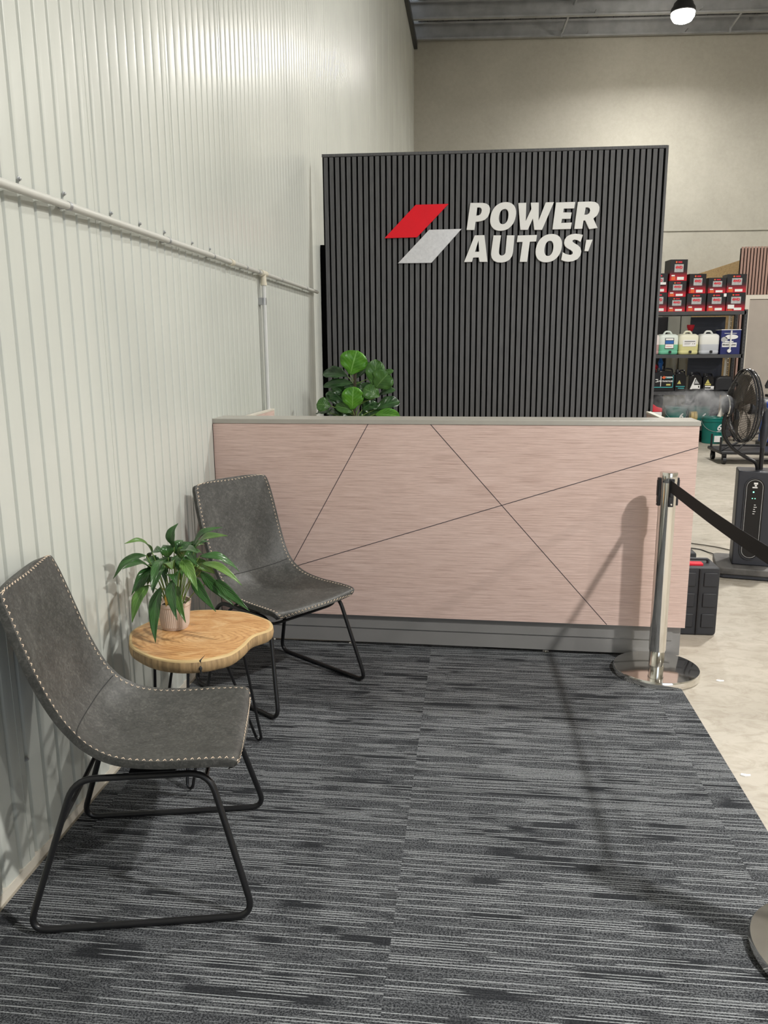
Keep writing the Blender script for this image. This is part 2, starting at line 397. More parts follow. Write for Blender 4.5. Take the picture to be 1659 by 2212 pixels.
# back wall, slightly out of square
br = .0713
Rb = Matrix.Translation((0, 17.35, 0)) @ Matrix.Rotation(br, 4, 'Z')
bw = MB().box(-.3, 16, 0, .2, 0, 3.765, M=Rb).box(-.3, 16, 0, .2, 3.795, 8.6, M=Rb).box(-.3, 16, .02, .2, 3.76, 3.8, M=Rb)
tag(bw.build('wall_back', M_BACK), kind='structure')
tag(MB().box(16, 16.2, -6.2, 19, 0, 8.6).build('wall_right', M_BACK), kind='structure')
tag(MB().box(-.2, 3, -6.2, -6, 0, 8.6).box(8, 16.2, -6.2, -6, 0, 8.6).box(3, 8, -6.2, -6, 4.5, 8.6).build('wall_front', M_BACK), kind='structure')
tag(MB().box(-.3, 16.2, -6.2, 19, 7.98, 8.1).build('ceiling', M_FOIL), kind='structure')
# roof purlins: C sections running across the shed
def purlin(y, label):
    p = MB(); z0, z1 = 7.42, 7.72; L0, L1 = .02, 16
    R_ = Matrix.Translation((0, y, 0)) @ Matrix.Rotation(br, 4, 'Z')
    p.box(L0, L1, -.003, .003, z0, z1, M=R_).box(L0, L1, -.075, 0, z0-.003, z0+.003, M=R_).box(L0, L1, -.075, 0, z1-.003, z1+.003, M=R_)
    p.box(L0, L1, -.078, -.072, z0-.003, z0+.025, M=R_).box(L0, L1, -.078, -.072, z1-.025, z1+.003, M=R_)
    for j in range(8):
        xx = 3.4+j*1.9
        if xx < 15: p.box(xx, xx+.012, -.2, .02, z0+.04, z0+.055, M=R_)
    return tag(p.build('roof_purlin', M_GALV), label, 'roof beam', 'roof purlins')
purlin(17.2, 'galvanised roof purlin nearest the concrete wall, lowest in view')
purlin(16.2, 'galvanised roof purlin second from the concrete wall')
purlin(15.1, 'galvanised roof purlin third from the concrete wall, at the picture top')
tag(MB().box(.1, 15.4, -3.6, -.02, 7.75, 7.78, M=Rb).build('insulation_blanket', M_FOIL), 'silver foil insulation held by wire mesh above the roof purlins', 'insulation')
def strut(x, y, label):
    b = MB(); b.tube([(x, y-.05, 7.44), (x+.06, y-.45, 7.55), (x+.16, y-1.1, 7.66)], .02, 6)
    b.box(x-.015, x+.015, y-.09, y-.06, 7.36, 7.5)
    return tag(b.build('bridging_strut', M_GALV), label, 'strut', 'bridging struts between purlins')
strut(2.9, 17.3, 'thin bridging strut left of the bright lamp between purlins')
strut(6.1, 17.5, 'thin bridging strut right of the bright lamp between purlins')
tag(MB().box(.02, .09, 12, 17.3, 7.30, 7.42).build('trim_2', M_BLKMET), kind='structure')

# carpet
cp = MB(); x0, x1 = .034, 2.227
cp.box(x0, x1, -1.0, 3.84, 0, .006)
tag(cp.build('carpet', M_CARPET), 'charcoal carpet with fine pale stripes under chairs and barrier', 'carpet')

# ------------------------------------------------------------------ pipe on the wall
t = thing('conduit_run', 'grey horizontal pipe run fixed along the ribbed wall with a drop to the desk', 'pipe', (0, 0, 0))
px = .048; PZ = 1.929
MB().tube([(px, -1, PZ), (px, 6.42, PZ)], .0125, 14).build('pipe', M_PIPE, t, smooth=True)
tp = MB(); tp.tube([(px, 4.70, PZ), (px, 4.815, PZ)], .0175, 14); tp.tube([(px, 4.757, 1.93), (px, 4.757, 1.867)], .0165, 14); tp.tube([(px, 4.757, 1.878), (px, 4.757, 1.861)], .019, 14)
tp.build('tee_fitting', M_PVC, t, smooth=True)
MB().tube([(px, 4.10, PZ), (px, 4.145, PZ)], .0165, 14).build('coupling', M_PVC, t, smooth=True)
MB().tube([(px, 4.757, 1.865), (px, 4.757, .02)], .012, 14).build('drop_pipe', M_PIPEW, t, smooth=True)
for yb in (1.2, 1.8, 2.442, 3.257, 3.825, 4.387, 4.64, 5.203, 5.99):
    b = MB(); b.tube([(px, yb-.008, PZ), (px, yb+.008, PZ)], .0138, 14); b.box(.018, .037, yb-.007, yb+.007, 1.921, 1.937)
    b.build('saddle_clip', M_GALV, t, smooth=True)
b = MB(); b.tube([(px, 4.757, 1.79), (px, 4.757, 1.75)], .0135, 14); b.box(.018, .04, 4.735, 4.785, 1.75, 1.79)
b.build('saddle_clip', M_GALV, t, smooth=True)
def screw(y, z, label, x=.0185):
    s_ = MB(); Mx = Matrix.Rotation(PI/2, 4, 'Y')
    s_.lathe([(.008, 0), (.008, .0015), (.0045, .002), (.0045, .0075), (.0035, .008)], 6, (x, y, z), M=Mx)
    return tag(s_.build('wall_screw', M_GALV, smooth=True), label, 'screw', 'screws in the wall sheeting')
for y, z, lb in [(2.226, 1.966, 'hex screw in the wall just above the pipe, nearest the camera'), (2.476, 1.971, 'large bright hex screw above the pipe by its first clip'),
                 (2.803, 1.965, 'hex screw above the pipe, third from the near end'), (3.049, 1.965, 'hex screw above the pipe, fourth from the near end'),
                 (3.295, 1.967, 'hex screw above the pipe just before its second clip'), (3.624, 1.965, 'hex screw above the pipe, sixth from the near end'),
                 (3.869, 1.967, 'hex screw above the pipe beside the third clip'), (1.97, .34, 'hex screw low on the wall behind the near chair')]:
    screw(y, z, lb)

# ------------------------------------------------------------------ slatted sign wall
SW = (.111, 6.40, 0); SA = .0301; SWID = 2.581
sg = thing('slatted_feature_wall', 'tall charcoal vertical-slat partition standing behind the reception desk', 'partition', SW, SA)
MB().box(0, SWID, .03, .055, 0, 2.93).build('backing_board', M_FELT, sg)
s_ = MB(); npit = 58; pit = (SWID-.02)/npit
for i in range(npit):
    xa = .012+i*pit; s_.box(xa, xa+pit*.69, .012, .034, .0, 2.925)
s_.build('slat_panel', M_SLAT, sg)
MB().box(-.001, SWID+.002, .008, .06, 2.928, 2.948).build('top_trim', M_SLAT, sg)
MB().box(SWID-.006, SWID+.012, .006, .06, 0, 2.946).build('side_trim', M_SLAT, sg)
tag(MB().box(.021, .105, 6.74, 8.2, 0, 2.325).build('shade_infill', M_FELT), 'narrow black box added as the deep shade between ribbed wall and slat partition', 'shade block')  # black box in place of the deep shade beyond the partition edge
LET = {'P': [[(1.1368, 2.5684), (1.2291, 2.5673), (1.2588, 2.5611), (1.2785, 2.547), (1.2866, 2.5251), (1.2846, 2.4977), (1.2733, 2.4672), (1.25, 2.4458), (1.2188, 2.4351), (1.1789, 2.4318), (1.1713, 2.3725), (1.1107, 2.3736)], [(1.1899, 2.5351), (1.2043, 2.5356), (1.2171, 2.5313), (1.224, 2.5199), (1.2218, 2.4998), (1.2136, 2.4846), (1.201, 2.4775), (1.1824, 2.4755)]], 'W': [[(1.4989, 2.5602), (1.5584, 2.5613), (1.5581, 2.4286), (1.5983, 2.5164), (1.5928, 2.5606), (1.6522, 2.561), (1.6547, 2.4308), (1.704, 2.5607), (1.765, 2.5611), (1.683, 2.364), (1.6249, 2.3651), (1.6114, 2.4478), (1.5759, 2.366), (1.5193, 2.367)]], 'E': [[(1.7809, 2.5583), (1.9239, 2.5594), (1.9175, 2.514), (1.8409, 2.514), (1.837, 2.486), (1.9004, 2.4847), (1.8938, 2.4399), (1.8304, 2.4404), (1.8248, 2.4107), (1.9041, 2.4124), (1.8976, 2.3666), (1.7611, 2.3658)]], 'R': [[(1.9439, 2.559), (2.0408, 2.5601), (2.0741, 2.5547), (2.0955, 2.5407), (2.1048, 2.5182), (2.1036, 2.4903), (2.0909, 2.461), (2.063, 2.4375), (2.0977, 2.3702), (2.0356, 2.3624), (2.0036, 2.4258), (1.9903, 2.426), (1.9845, 2.3666), (1.9244, 2.3661)], [(2.0029, 2.5187), (2.0194, 2.5191), (2.033, 2.5117), (2.037, 2.4972), (2.0321, 2.4781), (2.0159, 2.4673), (1.9952, 2.4661)]], 'A': [[(1.1736, 2.3324), (1.2478, 2.3328), (1.2746, 2.1367), (1.2137, 2.1376), (1.2071, 2.1708), (1.1642, 2.1698), (1.1561, 2.1385), (1.0951, 2.1378)], [(1.2033, 2.2959), (1.2098, 2.212), (1.1773, 2.2117)]], 'U': [[(1.3168, 2.3299), (1.3738, 2.3289), (1.3601, 2.2162), (1.3605, 2.1981), (1.3685, 2.1848), (1.3831, 2.1804), (1.4, 2.1859), (1.4108, 2.2006), (1.4188, 2.3281), (1.4764, 2.3271), (1.4678, 2.2021), (1.46, 2.1734), (1.4435, 2.1506), (1.4166, 2.1354), (1.3826, 2.1293), (1.3483, 2.1323), (1.3224, 2.1443), (1.3057, 2.166), (1.3009, 2.1924), (1.3022, 2.213)]], 'T': [[(1.501, 2.3258), (1.6463, 2.3273), (1.641, 2.281), (1.5937, 2.2794), (1.5769, 2.1321), (1.5207, 2.133), (1.5387, 2.2787), (1.4947, 2.2778)]], 'S': [[(1.9907, 2.3212), (1.9636, 2.3282), (1.9342, 2.3311), (1.9009, 2.3269), (1.8721, 2.3136), (1.8562, 2.2912), (1.8522, 2.2652), (1.8606, 2.2423), (1.8798, 2.2257), (1.9055, 2.2122), (1.9194, 2.2005), (1.9208, 2.1875), (1.9086, 2.1778), (1.89, 2.179), (1.8645, 2.1859), (1.8438, 2.1985), (1.8349, 2.1429), (1.8581, 2.1327), (1.8878, 2.1274), (1.9256, 2.1317), (1.9587, 2.1468), (1.9786, 2.1718), (1.9841, 2.2019), (1.9753, 2.2306), (1.9544, 2.2489), (1.9287, 2.2623), (1.9148, 2.2739), (1.916, 2.2845), (1.9292, 2.2891), (1.9512, 2.2855), (1.9752, 2.2713)]], 'mark': [[(2.0173, 2.2851), (2.0641, 2.286), (2.036, 2.2027), (2.0075, 2.204)]]}
def oval(cx, cz, rx, rz, n=40, k=.17, e=.9):
    o = []
    for i in range(n):
        a = 2*PI*i/n; c, s = math.cos(a), math.sin(a)
        X = rx*math.copysign(abs(c)**e, c); Z = rz*math.copysign(abs(s)**e, s); o.append((cx+X+k*rx*Z/rz, cz+Z))
    return o
LET['O'] = [oval(1.3866, 2.4658, .0955, .103), oval(1.3909, 2.4653, .0355, .0553)]
LET['OO'] = [oval(1.7383, 2.2293, .0968, .103), oval(1.7394, 2.2278, .033, .0555)]
def smooth_loop(lp):        # round only the gentle corners, as in the cut letters
    n = len(lp); out = []
    for i in range(n):
        a = Vector(lp[i-1]); p = Vector(lp[i]); b = Vector(lp[(i+1) % n])
        ang = math.degrees((p-a).angle(b-p))
        if ang < 42 and n > 8:
            out += [tuple(p*.75+a*.25), tuple(p*.94+a*.03+b*.03), tuple(p*.75+b*.25)]
        else: out.append(tuple(p))
    return out
sign = thing('sign_lettering', 'raised white letters POWER AUTOS on the charcoal slat partition', 'sign', SW, SA)
MS = Matrix.Translation((0, -.006, 0)) @ FRONT
for key in ('P', 'O', 'W', 'E', 'R', 'A', 'U', 'T', 'OO', 'S', 'mark'):
    lp = LET[key]
    if key in 'PRUS': lp = [smooth_loop(l) for l in lp]
    curve_mesh('apostrophe' if key == 'mark' else 'letter', lp, .018, M_WHITE, sign, MS)
emb = thing('sign_emblem', 'emblem of a red and a silver slanted block left of the white letters', 'sign emblem', SW, SA)
curve_mesh('red_block', [[(.7199, 2.5638), (.9714, 2.5653), (.7308, 2.3266), (.4793, 2.3241)]], .018, M_RED, emb, MS)['label'] = 'red slanted block'
curve_mesh('silver_block', [[(.8236, 2.3794), (1.0724, 2.3816), (.8426, 2.136), (.583, 2.1365)]], .018, M_SILVER, emb, MS)['label'] = 'silver slanted block'

# ------------------------------------------------------------------ reception desk
DX, DY, DA = .0165, 3.7935, -.0279
dk = thing('reception_desk', 'long wood-fronted reception desk with grey top and plinth', 'desk', (DX, DY, 0), DA)
DL = 2.2975; DH = 1.16
fpn = MB().box(0, DL, 0, .022, .173, DH-.022).build('front_panel', M_WOOD, dk)
MB().box(-.004, DL+.004, -.004, .185, DH-.022, DH).build('counter_top', M_TOP, dk, bevel=.0015)
MB().box(.01, DL-.012, .028, .06, .022, .173).build('plinth', M_PLINTH, dk)
MB().box(-.009, .0, .004, .03, .03, DH-.028).build('gap_shade_strip', M_BLACK, dk)  # black strip standing in for the shadow between desk end and wall
def groove(a, b):
    (xa, za), (xb, zb) = a, b; d = Vector((xb-xa, 0, zb-za)); L = d.length; nn = Vector((-d.z, 0, d.x)).normalized()*.0017
    A = Vector((xa, 0, za)); B = Vector((xb, 0, zb))
    vs = [v+Vector((0, y, 0)) for y in (-.0006, .004) for v in (A-nn, B-nn, B+nn, A+nn)]
    g = MB().add(vs, [(0, 1, 2, 3), (4, 7, 6, 5), (0, 4, 5, 1), (1, 5, 6, 2), (2, 6, 7, 3), (3, 7, 4, 0)])
    g.build('inlay_line', M_GROOVE, fpn)
groove((.7747, 1.138), (.235, .175)); groove((1.0747, 1.138), (1.934, .175)); groove((.02, .297), (DL, 1.041))
for x in (.25, .671, 1.652, 2.2):
    MB().lathe([(.012, 0), (.016, .002), (.016, .008), (.006, .009), (.006, .03)], 12, (x, .045, 0)).build('levelling_foot', M_CHROME, dk, smooth=True)
# side returns and lower worktop behind the front
sr1 = MB().box(.004, .024, .062, 1.02, .03, 1.122).build('side_return', M_WOOD, dk)
MB().box(.002, .026, .062, 1.024, 1.122, 1.132).build('return_edging', M_EDGE, sr1)
MB().box(.002, .026, 1.020, 1.026, .03, 1.122).build('return_edging', M_EDGE, sr1)
sr2 = MB().box(DL-.05, DL-.03, .062, 1.02, .03, 1.112).build('side_return', M_WOOD, dk)
MB().box(DL-.053, DL-.027, .062, 1.024, 1.112, 1.122).build('return_edging', M_EDGE, sr2)
MB().box(.024, DL-.05, .022, .72, .72, .745).build('work_surface', M_TOP, dk)
MB().box(.024, DL-.05, .022, .04, .1, .72).build('inner_panel', M_PLINTH, dk)

# ------------------------------------------------------------------ chairs
PROF = [(.272, .418), (.262, .4345), (.235, .441), (.16, .439), (.06, .434), (-.03, .436), (-.095, .448), (-.15, .478), (-.188, .528), (-.212, .59), (-.236, .675), (-.262, .78), (-.284, .87), (-.293, .905), (-.297, .918)]
HW = [.205, .222, .228, .229, .226, .221, .214, .208, .206, .208, .211, .211, .205, .196, .178]
def chair_shell():
    pp = spline([(u, 0, z) for u, z in PROF], 4); ww = spline([(h, 0, 0) for h in HW], 4); L = len(pp); nt_ = 24
    TOP = []; NOR = []
    for i, p in enumerate(pp):
        a = pp[max(0, i-1)]; b = pp[min(L-1, i+1)]; tg = (b-a).normalized(); nr = Vector((tg.z, 0, -tg.x))
        # normal points to the sitter
        if nr.z < 0 and nr.x < 0: nr = -nr
        if p.x > -.1 and nr.z < 0: nr = -nr
        if p.x <= -.1 and nr.x < 0: nr = -nr
        s = i/(L-1); hw = ww[i].x
        lift = .020*math.sin(PI*min(1, max(0, s*1.15)))**.8+.022*math.exp(-((s-.52)/.16)**2)
        row = []; rn = []
        for k in range(nt_+1):
            q = -1+2*k/nt_; qq = math.copysign(abs(q)**.92, q)
            off = lift*abs(q)**2.6
            v = Vector((p.x, qq*hw, p.z))+nr*off
            # front edge drops and bows toward its middle, top edge bows up
            if s < .1: v.x -= .018*(abs(q)**2)*(1-s/.1)
            if s > .88: v.z -= .012*abs(q)**3*(s-.88)/.12
            row.append(v); rn.append(nr)
        TOP.append(row); NOR.append(rn)
    return TOP, NOR
TOP, NOR = chair_shell()
def shell_mesh(parent):
    L = len(TOP); K = len(TOP[0]); th = .022; mb = MB()
    mid = []
    def pt(i, k, lay):      # rounded rim: mid layer bulges a little
        v = TOP[i][k]; n = NOR[i][k]
        return v-n*th*lay
    vs = []
    for lay in (0, 1):
        for i in range(L):
            for k in range(K): vs.append(pt(i, k, lay))
    def ix(i, k, lay): return lay*L*K+i*K+k
    fs = []
    for i in range(L-1):
        for k in range(K-1):
            fs.append((ix(i, k, 0), ix(i, k+1, 0), ix(i+1, k+1, 0), ix(i+1, k, 0)))
            fs.append((ix(i, k, 1), ix(i+1, k, 1), ix(i+1, k+1, 1), ix(i, k+1, 1)))
    rim = [(i, 0) for i in range(L)]+[(L-1, k) for k in range(1, K)]+[(i, K-1) for i in range(L-2, -1, -1)]+[(0, k) for k in range(K-2, 0, -1)]
    for a in range(len(rim)):
        i, k = rim[a]; i2, k2 = rim[(a+1) % len(rim)]
        fs.append((ix(i, k, 0), ix(i, k, 1), ix(i2, k2, 1), ix(i2, k2, 0)))
    mb.add(vs, fs)
    o = mb.build('padded_shell', M_LEATHER, parent)
    bv = o.modifiers.new('bevel', 'BEVEL'); bv.width = .006; bv.segments = 3; bv.limit_method = 'ANGLE'; bv.angle_limit = math.radians(50)
    o.data.polygons.foreach_set('use_smooth', [True]*len(o.data.polygons))
    return rim, o
def resample(pts, step, closed=True):
    out = []; P = pts+[pts[0]] if closed else pts; acc = 0
    for a, b in zip(P, P[1:]):
        d = (b[0]-a[0]).length
        while acc < d:
            t = acc/d; out.append((a[0].lerp(b[0], t), a[1].lerp(b[1], t), a[2].lerp(b[2], t))); acc += step
        acc -= d
    return out
def make_chair(loc, rz, label):
    c = thing('leather_chair', label, 'chair', loc, rz, 'grey leather waiting chairs')
    rim, shell = shell_mesh(c)
    L = len(TOP); K = len(TOP[0]); cen = []
    for (i, k) in rim:
        v = TOP[i][k]; n = NOR[i][k]
        inw = TOP[max(1, min(L-2, i))][max(1, min(K-2, k))]-v
        inw = inw.normalized() if inw.length > 1e-6 else Vector((0, 0, 0))
        cen.append((v, n, inw))
    rs = resample(cen, .0088); st = MB(); zz = []
    for j, (v, n, inw) in enumerate(rs):
        zz.append(v+inw*(.0155 if j % 2 else .0008)+n*(.0014 if j % 2 else -.0035))
    for a, b in zip(zz, zz[1:]+[zz[0]]):
        if (a-b).length < .03: st.tube([a, b], .0012, 5)
    st.build('stitching', M_STITCH, shell)['label'] = 'beige zigzag stitching'
    # seam across the fold between seat and back
    for off in (0, 1):
        i = min(range(L), key=lambda i: abs(TOP[i][K//2].z-(.507+.012*off))+(0 if TOP[i][K//2].x < -.1 else 9))
        ln = [TOP[i][k]+NOR[i][k]*.0004 for k in range(1, K-1)]
        if off == 0: MB().tube(ln, .0016, 6).build('seam', M_SEAM, shell)
    for sgn in (-1, 1):
        vt = sgn*.2; vb = sgn*.257; zt = .402; zb = .010
        loop = [(-.16, vt, zt), (.185, vt, zt), (.292, vb, zb), (-.292, vb, zb)]
        MB().tube(fillet_closed(loop, .055, 7), .0088, 12, closed=True).build('side_frame', M_BLKMET, c, smooth=True, ang=60)
    MB().tube(spline([(.165, -.2, .395), (.17, -.17, .37), (.17, -.08, .366), (.17, .08, .366), (.17, .17, .37), (.165, .2, .395)], 6), .006, 8).build('cross_bar', M_BLKMET, c, smooth=True)
    MB().tube(spline([(-.20, -.222, .28), (-.15, -.1, .375), (-.14, 0, .402), (-.15, .1, .375), (-.20, .222, .28)], 6), .006, 8).build('cross_bar', M_BLKMET, c, smooth=True)
    for sy in (-1, 1): MB().box(-.02, .10, sy*.19-.012, sy*.19+.012, .402, .414).build('mounting_plate', M_BLKMET, c)
    return c
make_chair((.392, 1.995, .006), math.radians(11.5), 'dark grey stitched leather chair nearest the camera at left, facing right')
make_chair((.438, 3.297, .006), math.radians(-36), 'dark grey stitched leather chair in the corner against the desk front')

# ------------------------------------------------------------------ side table
tb = thing('side_table', 'live-edge timber slab side table on black hairpin legs between the chairs', 'table', (.32, 2.6, 0))
OUT = [(.098, 2.523), (.072, 2.60), (.085, 2.68), (.121, 2.76), (.19, 2.835), (.27, 2.86), (.35, 2.858), (.42, 2.845), (.494, 2.80), (.553, 2.745), (.572, 2.665), (.528, 2.595), (.518, 2.50), (.499, 2.425), (.463, 2.386), (.411, 2.354), (.337, 2.343), (.249, 2.367), (.17, 2.421), (.124, 2.472)]
o2 = spline([(x-.32, y-2.6, 0) for x, y in OUT]+[(OUT[0][0]-.32, OUT[0][1]-2.6, 0)], 5)[:-1]
sl = MB(); cyc = len(o2)
rings = [(.96, .453), (1.0, .462), (1.012, .478), (1.004, .494), (.994, .4985), (.96, .5)]
vs = []
for s, z in rings:
    for p in o2: vs.append((p.x*s, p.y*s, z))
sl.v = [tuple(v) for v in vs]
for r_ in range(len(rings)-1):
    for k in range(cyc):
        sl.f.append((r_*cyc+k, r_*cyc+(k+1) % cyc, (r_+1)*cyc+(k+1) % cyc, (r_+1)*cyc+k)); sl.mi.append(1 if r_ < 3 else 2)
sl.f.append(tuple(range(cyc))[::-1]); sl.mi.append(1); sl.f.append(tuple((len(rings)-1)*cyc+k for k in range(cyc))); sl.mi.append(0)
sl.build('slab_top', [M_SLAB, M_BARK, M_SAP], tb, smooth=True, ang=40)
cr = MB(); cr.prism([(.412-.32, 2.3545-2.6), (.417-.32, 2.3545-2.6), (.416-.32, 2.385-2.6), (.4155-.32, 2.40-2.6)], .452, .5006); cr.lathe([(.001, .462), (.006, .47), (.006, .476), (.001, .484)], 8, (.4145-.32, 2.3545-2.6, 0))
cr.build('drying_crack', M_SEAM, tb)
def hairpin(a, f, w=.05):
    a = Vector(a); f = Vector(f); d = (f-a); sd = Vector((-d.y, d.x, 0)); sd = sd.normalized() if sd.length > .001 else Vector((1, 0, 0))
    b = MB(); b.tube(fillet([a-sd*w, f-sd*.012+Vector((0, 0, .012)), f+Vector((0, 0, .0)), f+sd*.012+Vector((0, 0, .012)), a+sd*w], .015, 4), .0055, 8)
    P_ = a; b.box(P_.x-.055, P_.x+.055, P_.y-.055, P_.y+.055, .449, .453)
    b.build('hairpin_leg', M_BLKMET, tb, smooth=True)
hairpin((.12, .0, .452), (.165, .15, .012)); hairpin((.05, -.13, .452), (.02, -.21, .012)); hairpin((-.13, .02, .452), (-.20, .06, .012))

# ------------------------------------------------------------------ leaves
def leaf_mesh(mb, base, tip, width, bend=.03, face=Vector((0, -1, .35)), shape='lily', uvs=None, fold=.25, seed=0, mi=0):
    base = Vector(base); tip = Vector(tip); d = tip-base; L = d.length; ax = d.normalized()
    side = ax.cross(face); side = side.normalized() if side.length > .05 else ax.orthogonal().normalized(); nr = side.cross(ax).normalized()
    if nr.z < -.2: nr = -nr
    NL, NW = 16, 6; rows = []
    o = len(mb.v); rnd = random.Random(seed)
    ph = rnd.random()*6
    for i in range(NL+1):
        t = i/NL
        if shape == 'lily': w = math.sin(PI*t**.8)**.9*(1-.25*t) if 0 < t < 1 else 0.02
        else: w = (.16+.84*max(0, math.sin(PI*min(1, t*1.02)**1.35))**.55)*(1-.0*t) if t < .999 else .05
        if shape == 'fig' and t < .3: w *= .55+.45*t/.3
        cx = base+d*t+nr*(bend*math.sin(PI*t))-Vector((0, 0, 1))*(bend*.8*t*t)
        for k in range(NW+1):
            q = -1+2*k/NW
            wav = .04*width*math.sin(t*17+ph+q*2)*abs(q) if shape == 'fig' else .03*width*math.sin(t*13+ph)*abs(q)
            v = cx+side*(q*w*width/2)+nr*(fold*w*width/2*(abs(q)**1.3)+wav)
            mb.v.append(tuple(v)); rows.append((k/NW, t))
    for i in range(NL):
        for k in range(NW):
            mb.f.append((o+i*(NW+1)+k, o+i*(NW+1)+k+1, o+(i+1)*(NW+1)+k+1, o+(i+1)*(NW+1)+k)); mb.mi.append(mi)
    return rows
def leaf_obj(name, parent, material, base, tip, width, **k):
    mb = MB(); uv = leaf_mesh(mb, base, tip, width, **k)
    ob = mb.build(name, material, parent, fix=False); me = ob.data
    me.polygons.foreach_set('use_smooth', [True]*len(me.polygons))
    ul = me.uv_layers.new(name='UVMap')
    for lp in me.loops: ul.data[lp.index].uv = uv[lp.vertex_index]
    so = ob.modifiers.new('thick', 'SOLIDIFY'); so.thickness = .0007
    return ob
# peace lily
PC = Vector((.217, 2.655, .5))
lily = thing('peace_lily', 'bushy green peace lily in a small ribbed blush pot on the slab table', 'plant', PC)
pm = MB(); n = 96; prof = [(.0, .001), (.046, .001), (.048, .006), (.0485, .0085), (.050, .012), (.058, .085), (.061, .09), (.0615, .102), (.057, .102), (.055, .088), (.0, .084)]
vs = []; fs = []
for j, (r, z) in enumerate(prof):
    for k in range(n):
        rr = r*(1+(.018 if (k % 2 and 4 <= j <= 5) else 0)); vs.append((rr*math.cos(2*PI*k/n), rr*math.sin(2*PI*k/n), z))
for j in range(len(prof)-1):
    for k in range(n): fs.append((j*n+k, j*n+(k+1) % n, (j+1)*n+(k+1) % n, (j+1)*n+k))
pm.add(vs, fs); pm.build('ribbed_pot', M_POT, lily, smooth=True, ang=20)
MB().lathe([(.054, .07), (.054, .086), (.02, .09)], 20).build('soil', M_SOIL, lily)
TIPS = [(0.128, 2.48, 0.875), (0.113, 2.48, 0.784), (0.053, 2.53, 0.734), (0.139, 2.48, 0.693), (0.157, 2.43, 0.612), (0.247, 2.4, 0.555), (0.241, 2.68, 0.902), (0.406, 2.68, 0.889), (0.455, 2.58, 0.883), (0.336, 2.73, 0.825), (0.382, 2.48, 0.847), (0.444, 2.73, 0.712), (0.498, 2.58, 0.706), (0.551, 2.48, 0.649), (0.482, 2.53, 0.649), (0.451, 2.43, 0.66), (0.345, 2.43, 0.618), (0.335, 2.38, 0.644), (0.103, 2.58, 0.635), (0.34, 2.38, 0.765), (0.393, 2.43, 0.73), (0.099, 2.68, 0.761), (0.247, 2.73, 0.823), (0.181, 2.68, 0.821), (0.309, 2.43, 0.802), (0.31, 2.78, 0.719), (0.232, 2.43, 0.729)]
rl = random.Random(11)
for i, tpt in enumerate(TIPS+[None]*22):
    if tpt is None:
        a = rl.uniform(0, 2*PI); rr = rl.uniform(.06, .16); T = Vector((rr*math.cos(a), rr*math.sin(a), rl.uniform(.16, .33)))
    else:
        T = Vector(tpt)-PC
    hd = Vector((T.x, T.y, 0)); B0 = Vector((hd.x*.12, hd.y*.12, .085))
    drop = T.z < .26
    # junction between petiole and blade
    up_ = max(T.z+.05, .24) if drop else T.z*.72+.03
    J = Vector((T.x*.42, T.y*.42, min(up_, .30)))
    if (T-J).length > .17: J = T-(T-J).normalized()*.17
    if T.z < .12: J = Vector((T.x*.55, T.y*.6, .20))
    if J.z < .1: J.z = .12
    MB().tube(spline([B0, B0.lerp(J, .5)+Vector((0, 0, .02)), J], 5), .0017, 6).build('petiole', M_STEM, lily)
    mt = M_LILY if i % 4 else M_LILY2
    w_ = rl.uniform(.038, .055)
    leaf_obj('leaf', lily, mt, J, T, w_, bend=.022, shape='lily', fold=.28, seed=i, face=Vector((rl.uniform(-.2, .2), -.45, 1)) if T.z > .2 else Vector((-.1, -1, .5)))
leaf_obj('yellow_leaf', lily, M_LILYY, (.02, -.05, .17), (.0, -.075, .11), .03, bend=.01, seed=77)['label'] = 'small yellowed leaf'

# fiddle leaf fig behind the desk
FC = Vector((.47, 5.55, 0))
fig = thing('fiddle_leaf_fig', 'fiddle-leaf fig plant rising behind the left end of the reception desk', 'plant', FC)
MB().lathe([(.11, 0), (.14, .02), (.16, .30), (.165, .32), (.15, .32), (.145, .28), (.0, .27)], 28).build('pot', M_PLINTH, fig, smooth=True)
MB().tube(spline([(0, 0, .25), (.01, .02, .6), (-.01, 0, .95), (.0, .0, 1.34)], 5), .011, 8).build('trunk', M_BROWN, fig)
FL = [(0.439, 1.312, 0.492, 1.487, 0.150, 1), (0.413, 1.297, 0.223, 1.327, 0.085, 0), (0.459, 1.276, 0.578, 1.4, 0.055, 0), (0.606, 1.231, 0.623, 1.425, 0.104, 2), (0.616, 1.221, 0.714, 1.335, 0.125, 2), (0.673, 1.316, 0.744, 1.35, 0.03, 2), (0.448, 1.07, 0.463, 1.241, 0.120, 1), (0.409, 1.08, 0.272, 1.211, 0.131, 0), (0.463, 1.251, 0.236, 1.237, 0.06, 0), (0.295, 1.095, 0.195, 1.115, 0.08, 2), (0.476, 1.054, 0.327, 1.105, 0.06, 2), (0.641, 1.161, 0.53, 1.226, 0.09, 2), (0.631, 1.166, 0.751, 1.213, 0.045, 0), (0.61, 1.07, 0.774, 1.13, 0.085, 0), (0.61, 1.039, 0.789, 1.035, 0.07, 1), (0.512, 1.065, 0.605, 1.13, 0.115, 0), (0.279, 1.044, 0.175, 1.049, 0.07, 0), (0.493, 1.146, 0.412, 1.257, 0.104, 0), (0.382, 1.029, 0.253, 1.049, 0.08, 0), (.50, 1.1, .58, 1.26, .10, 0), (.42, 1.0, .33, 1.12, .11, 0), (.55, 1.0, .68, 1.09, .1, 0), (.40, 1.16, .31, 1.24, .1, 0), (.45, .95, .35, 1.02, .12, 0), (.5, .95, .6, 1.03, .12, 0)]
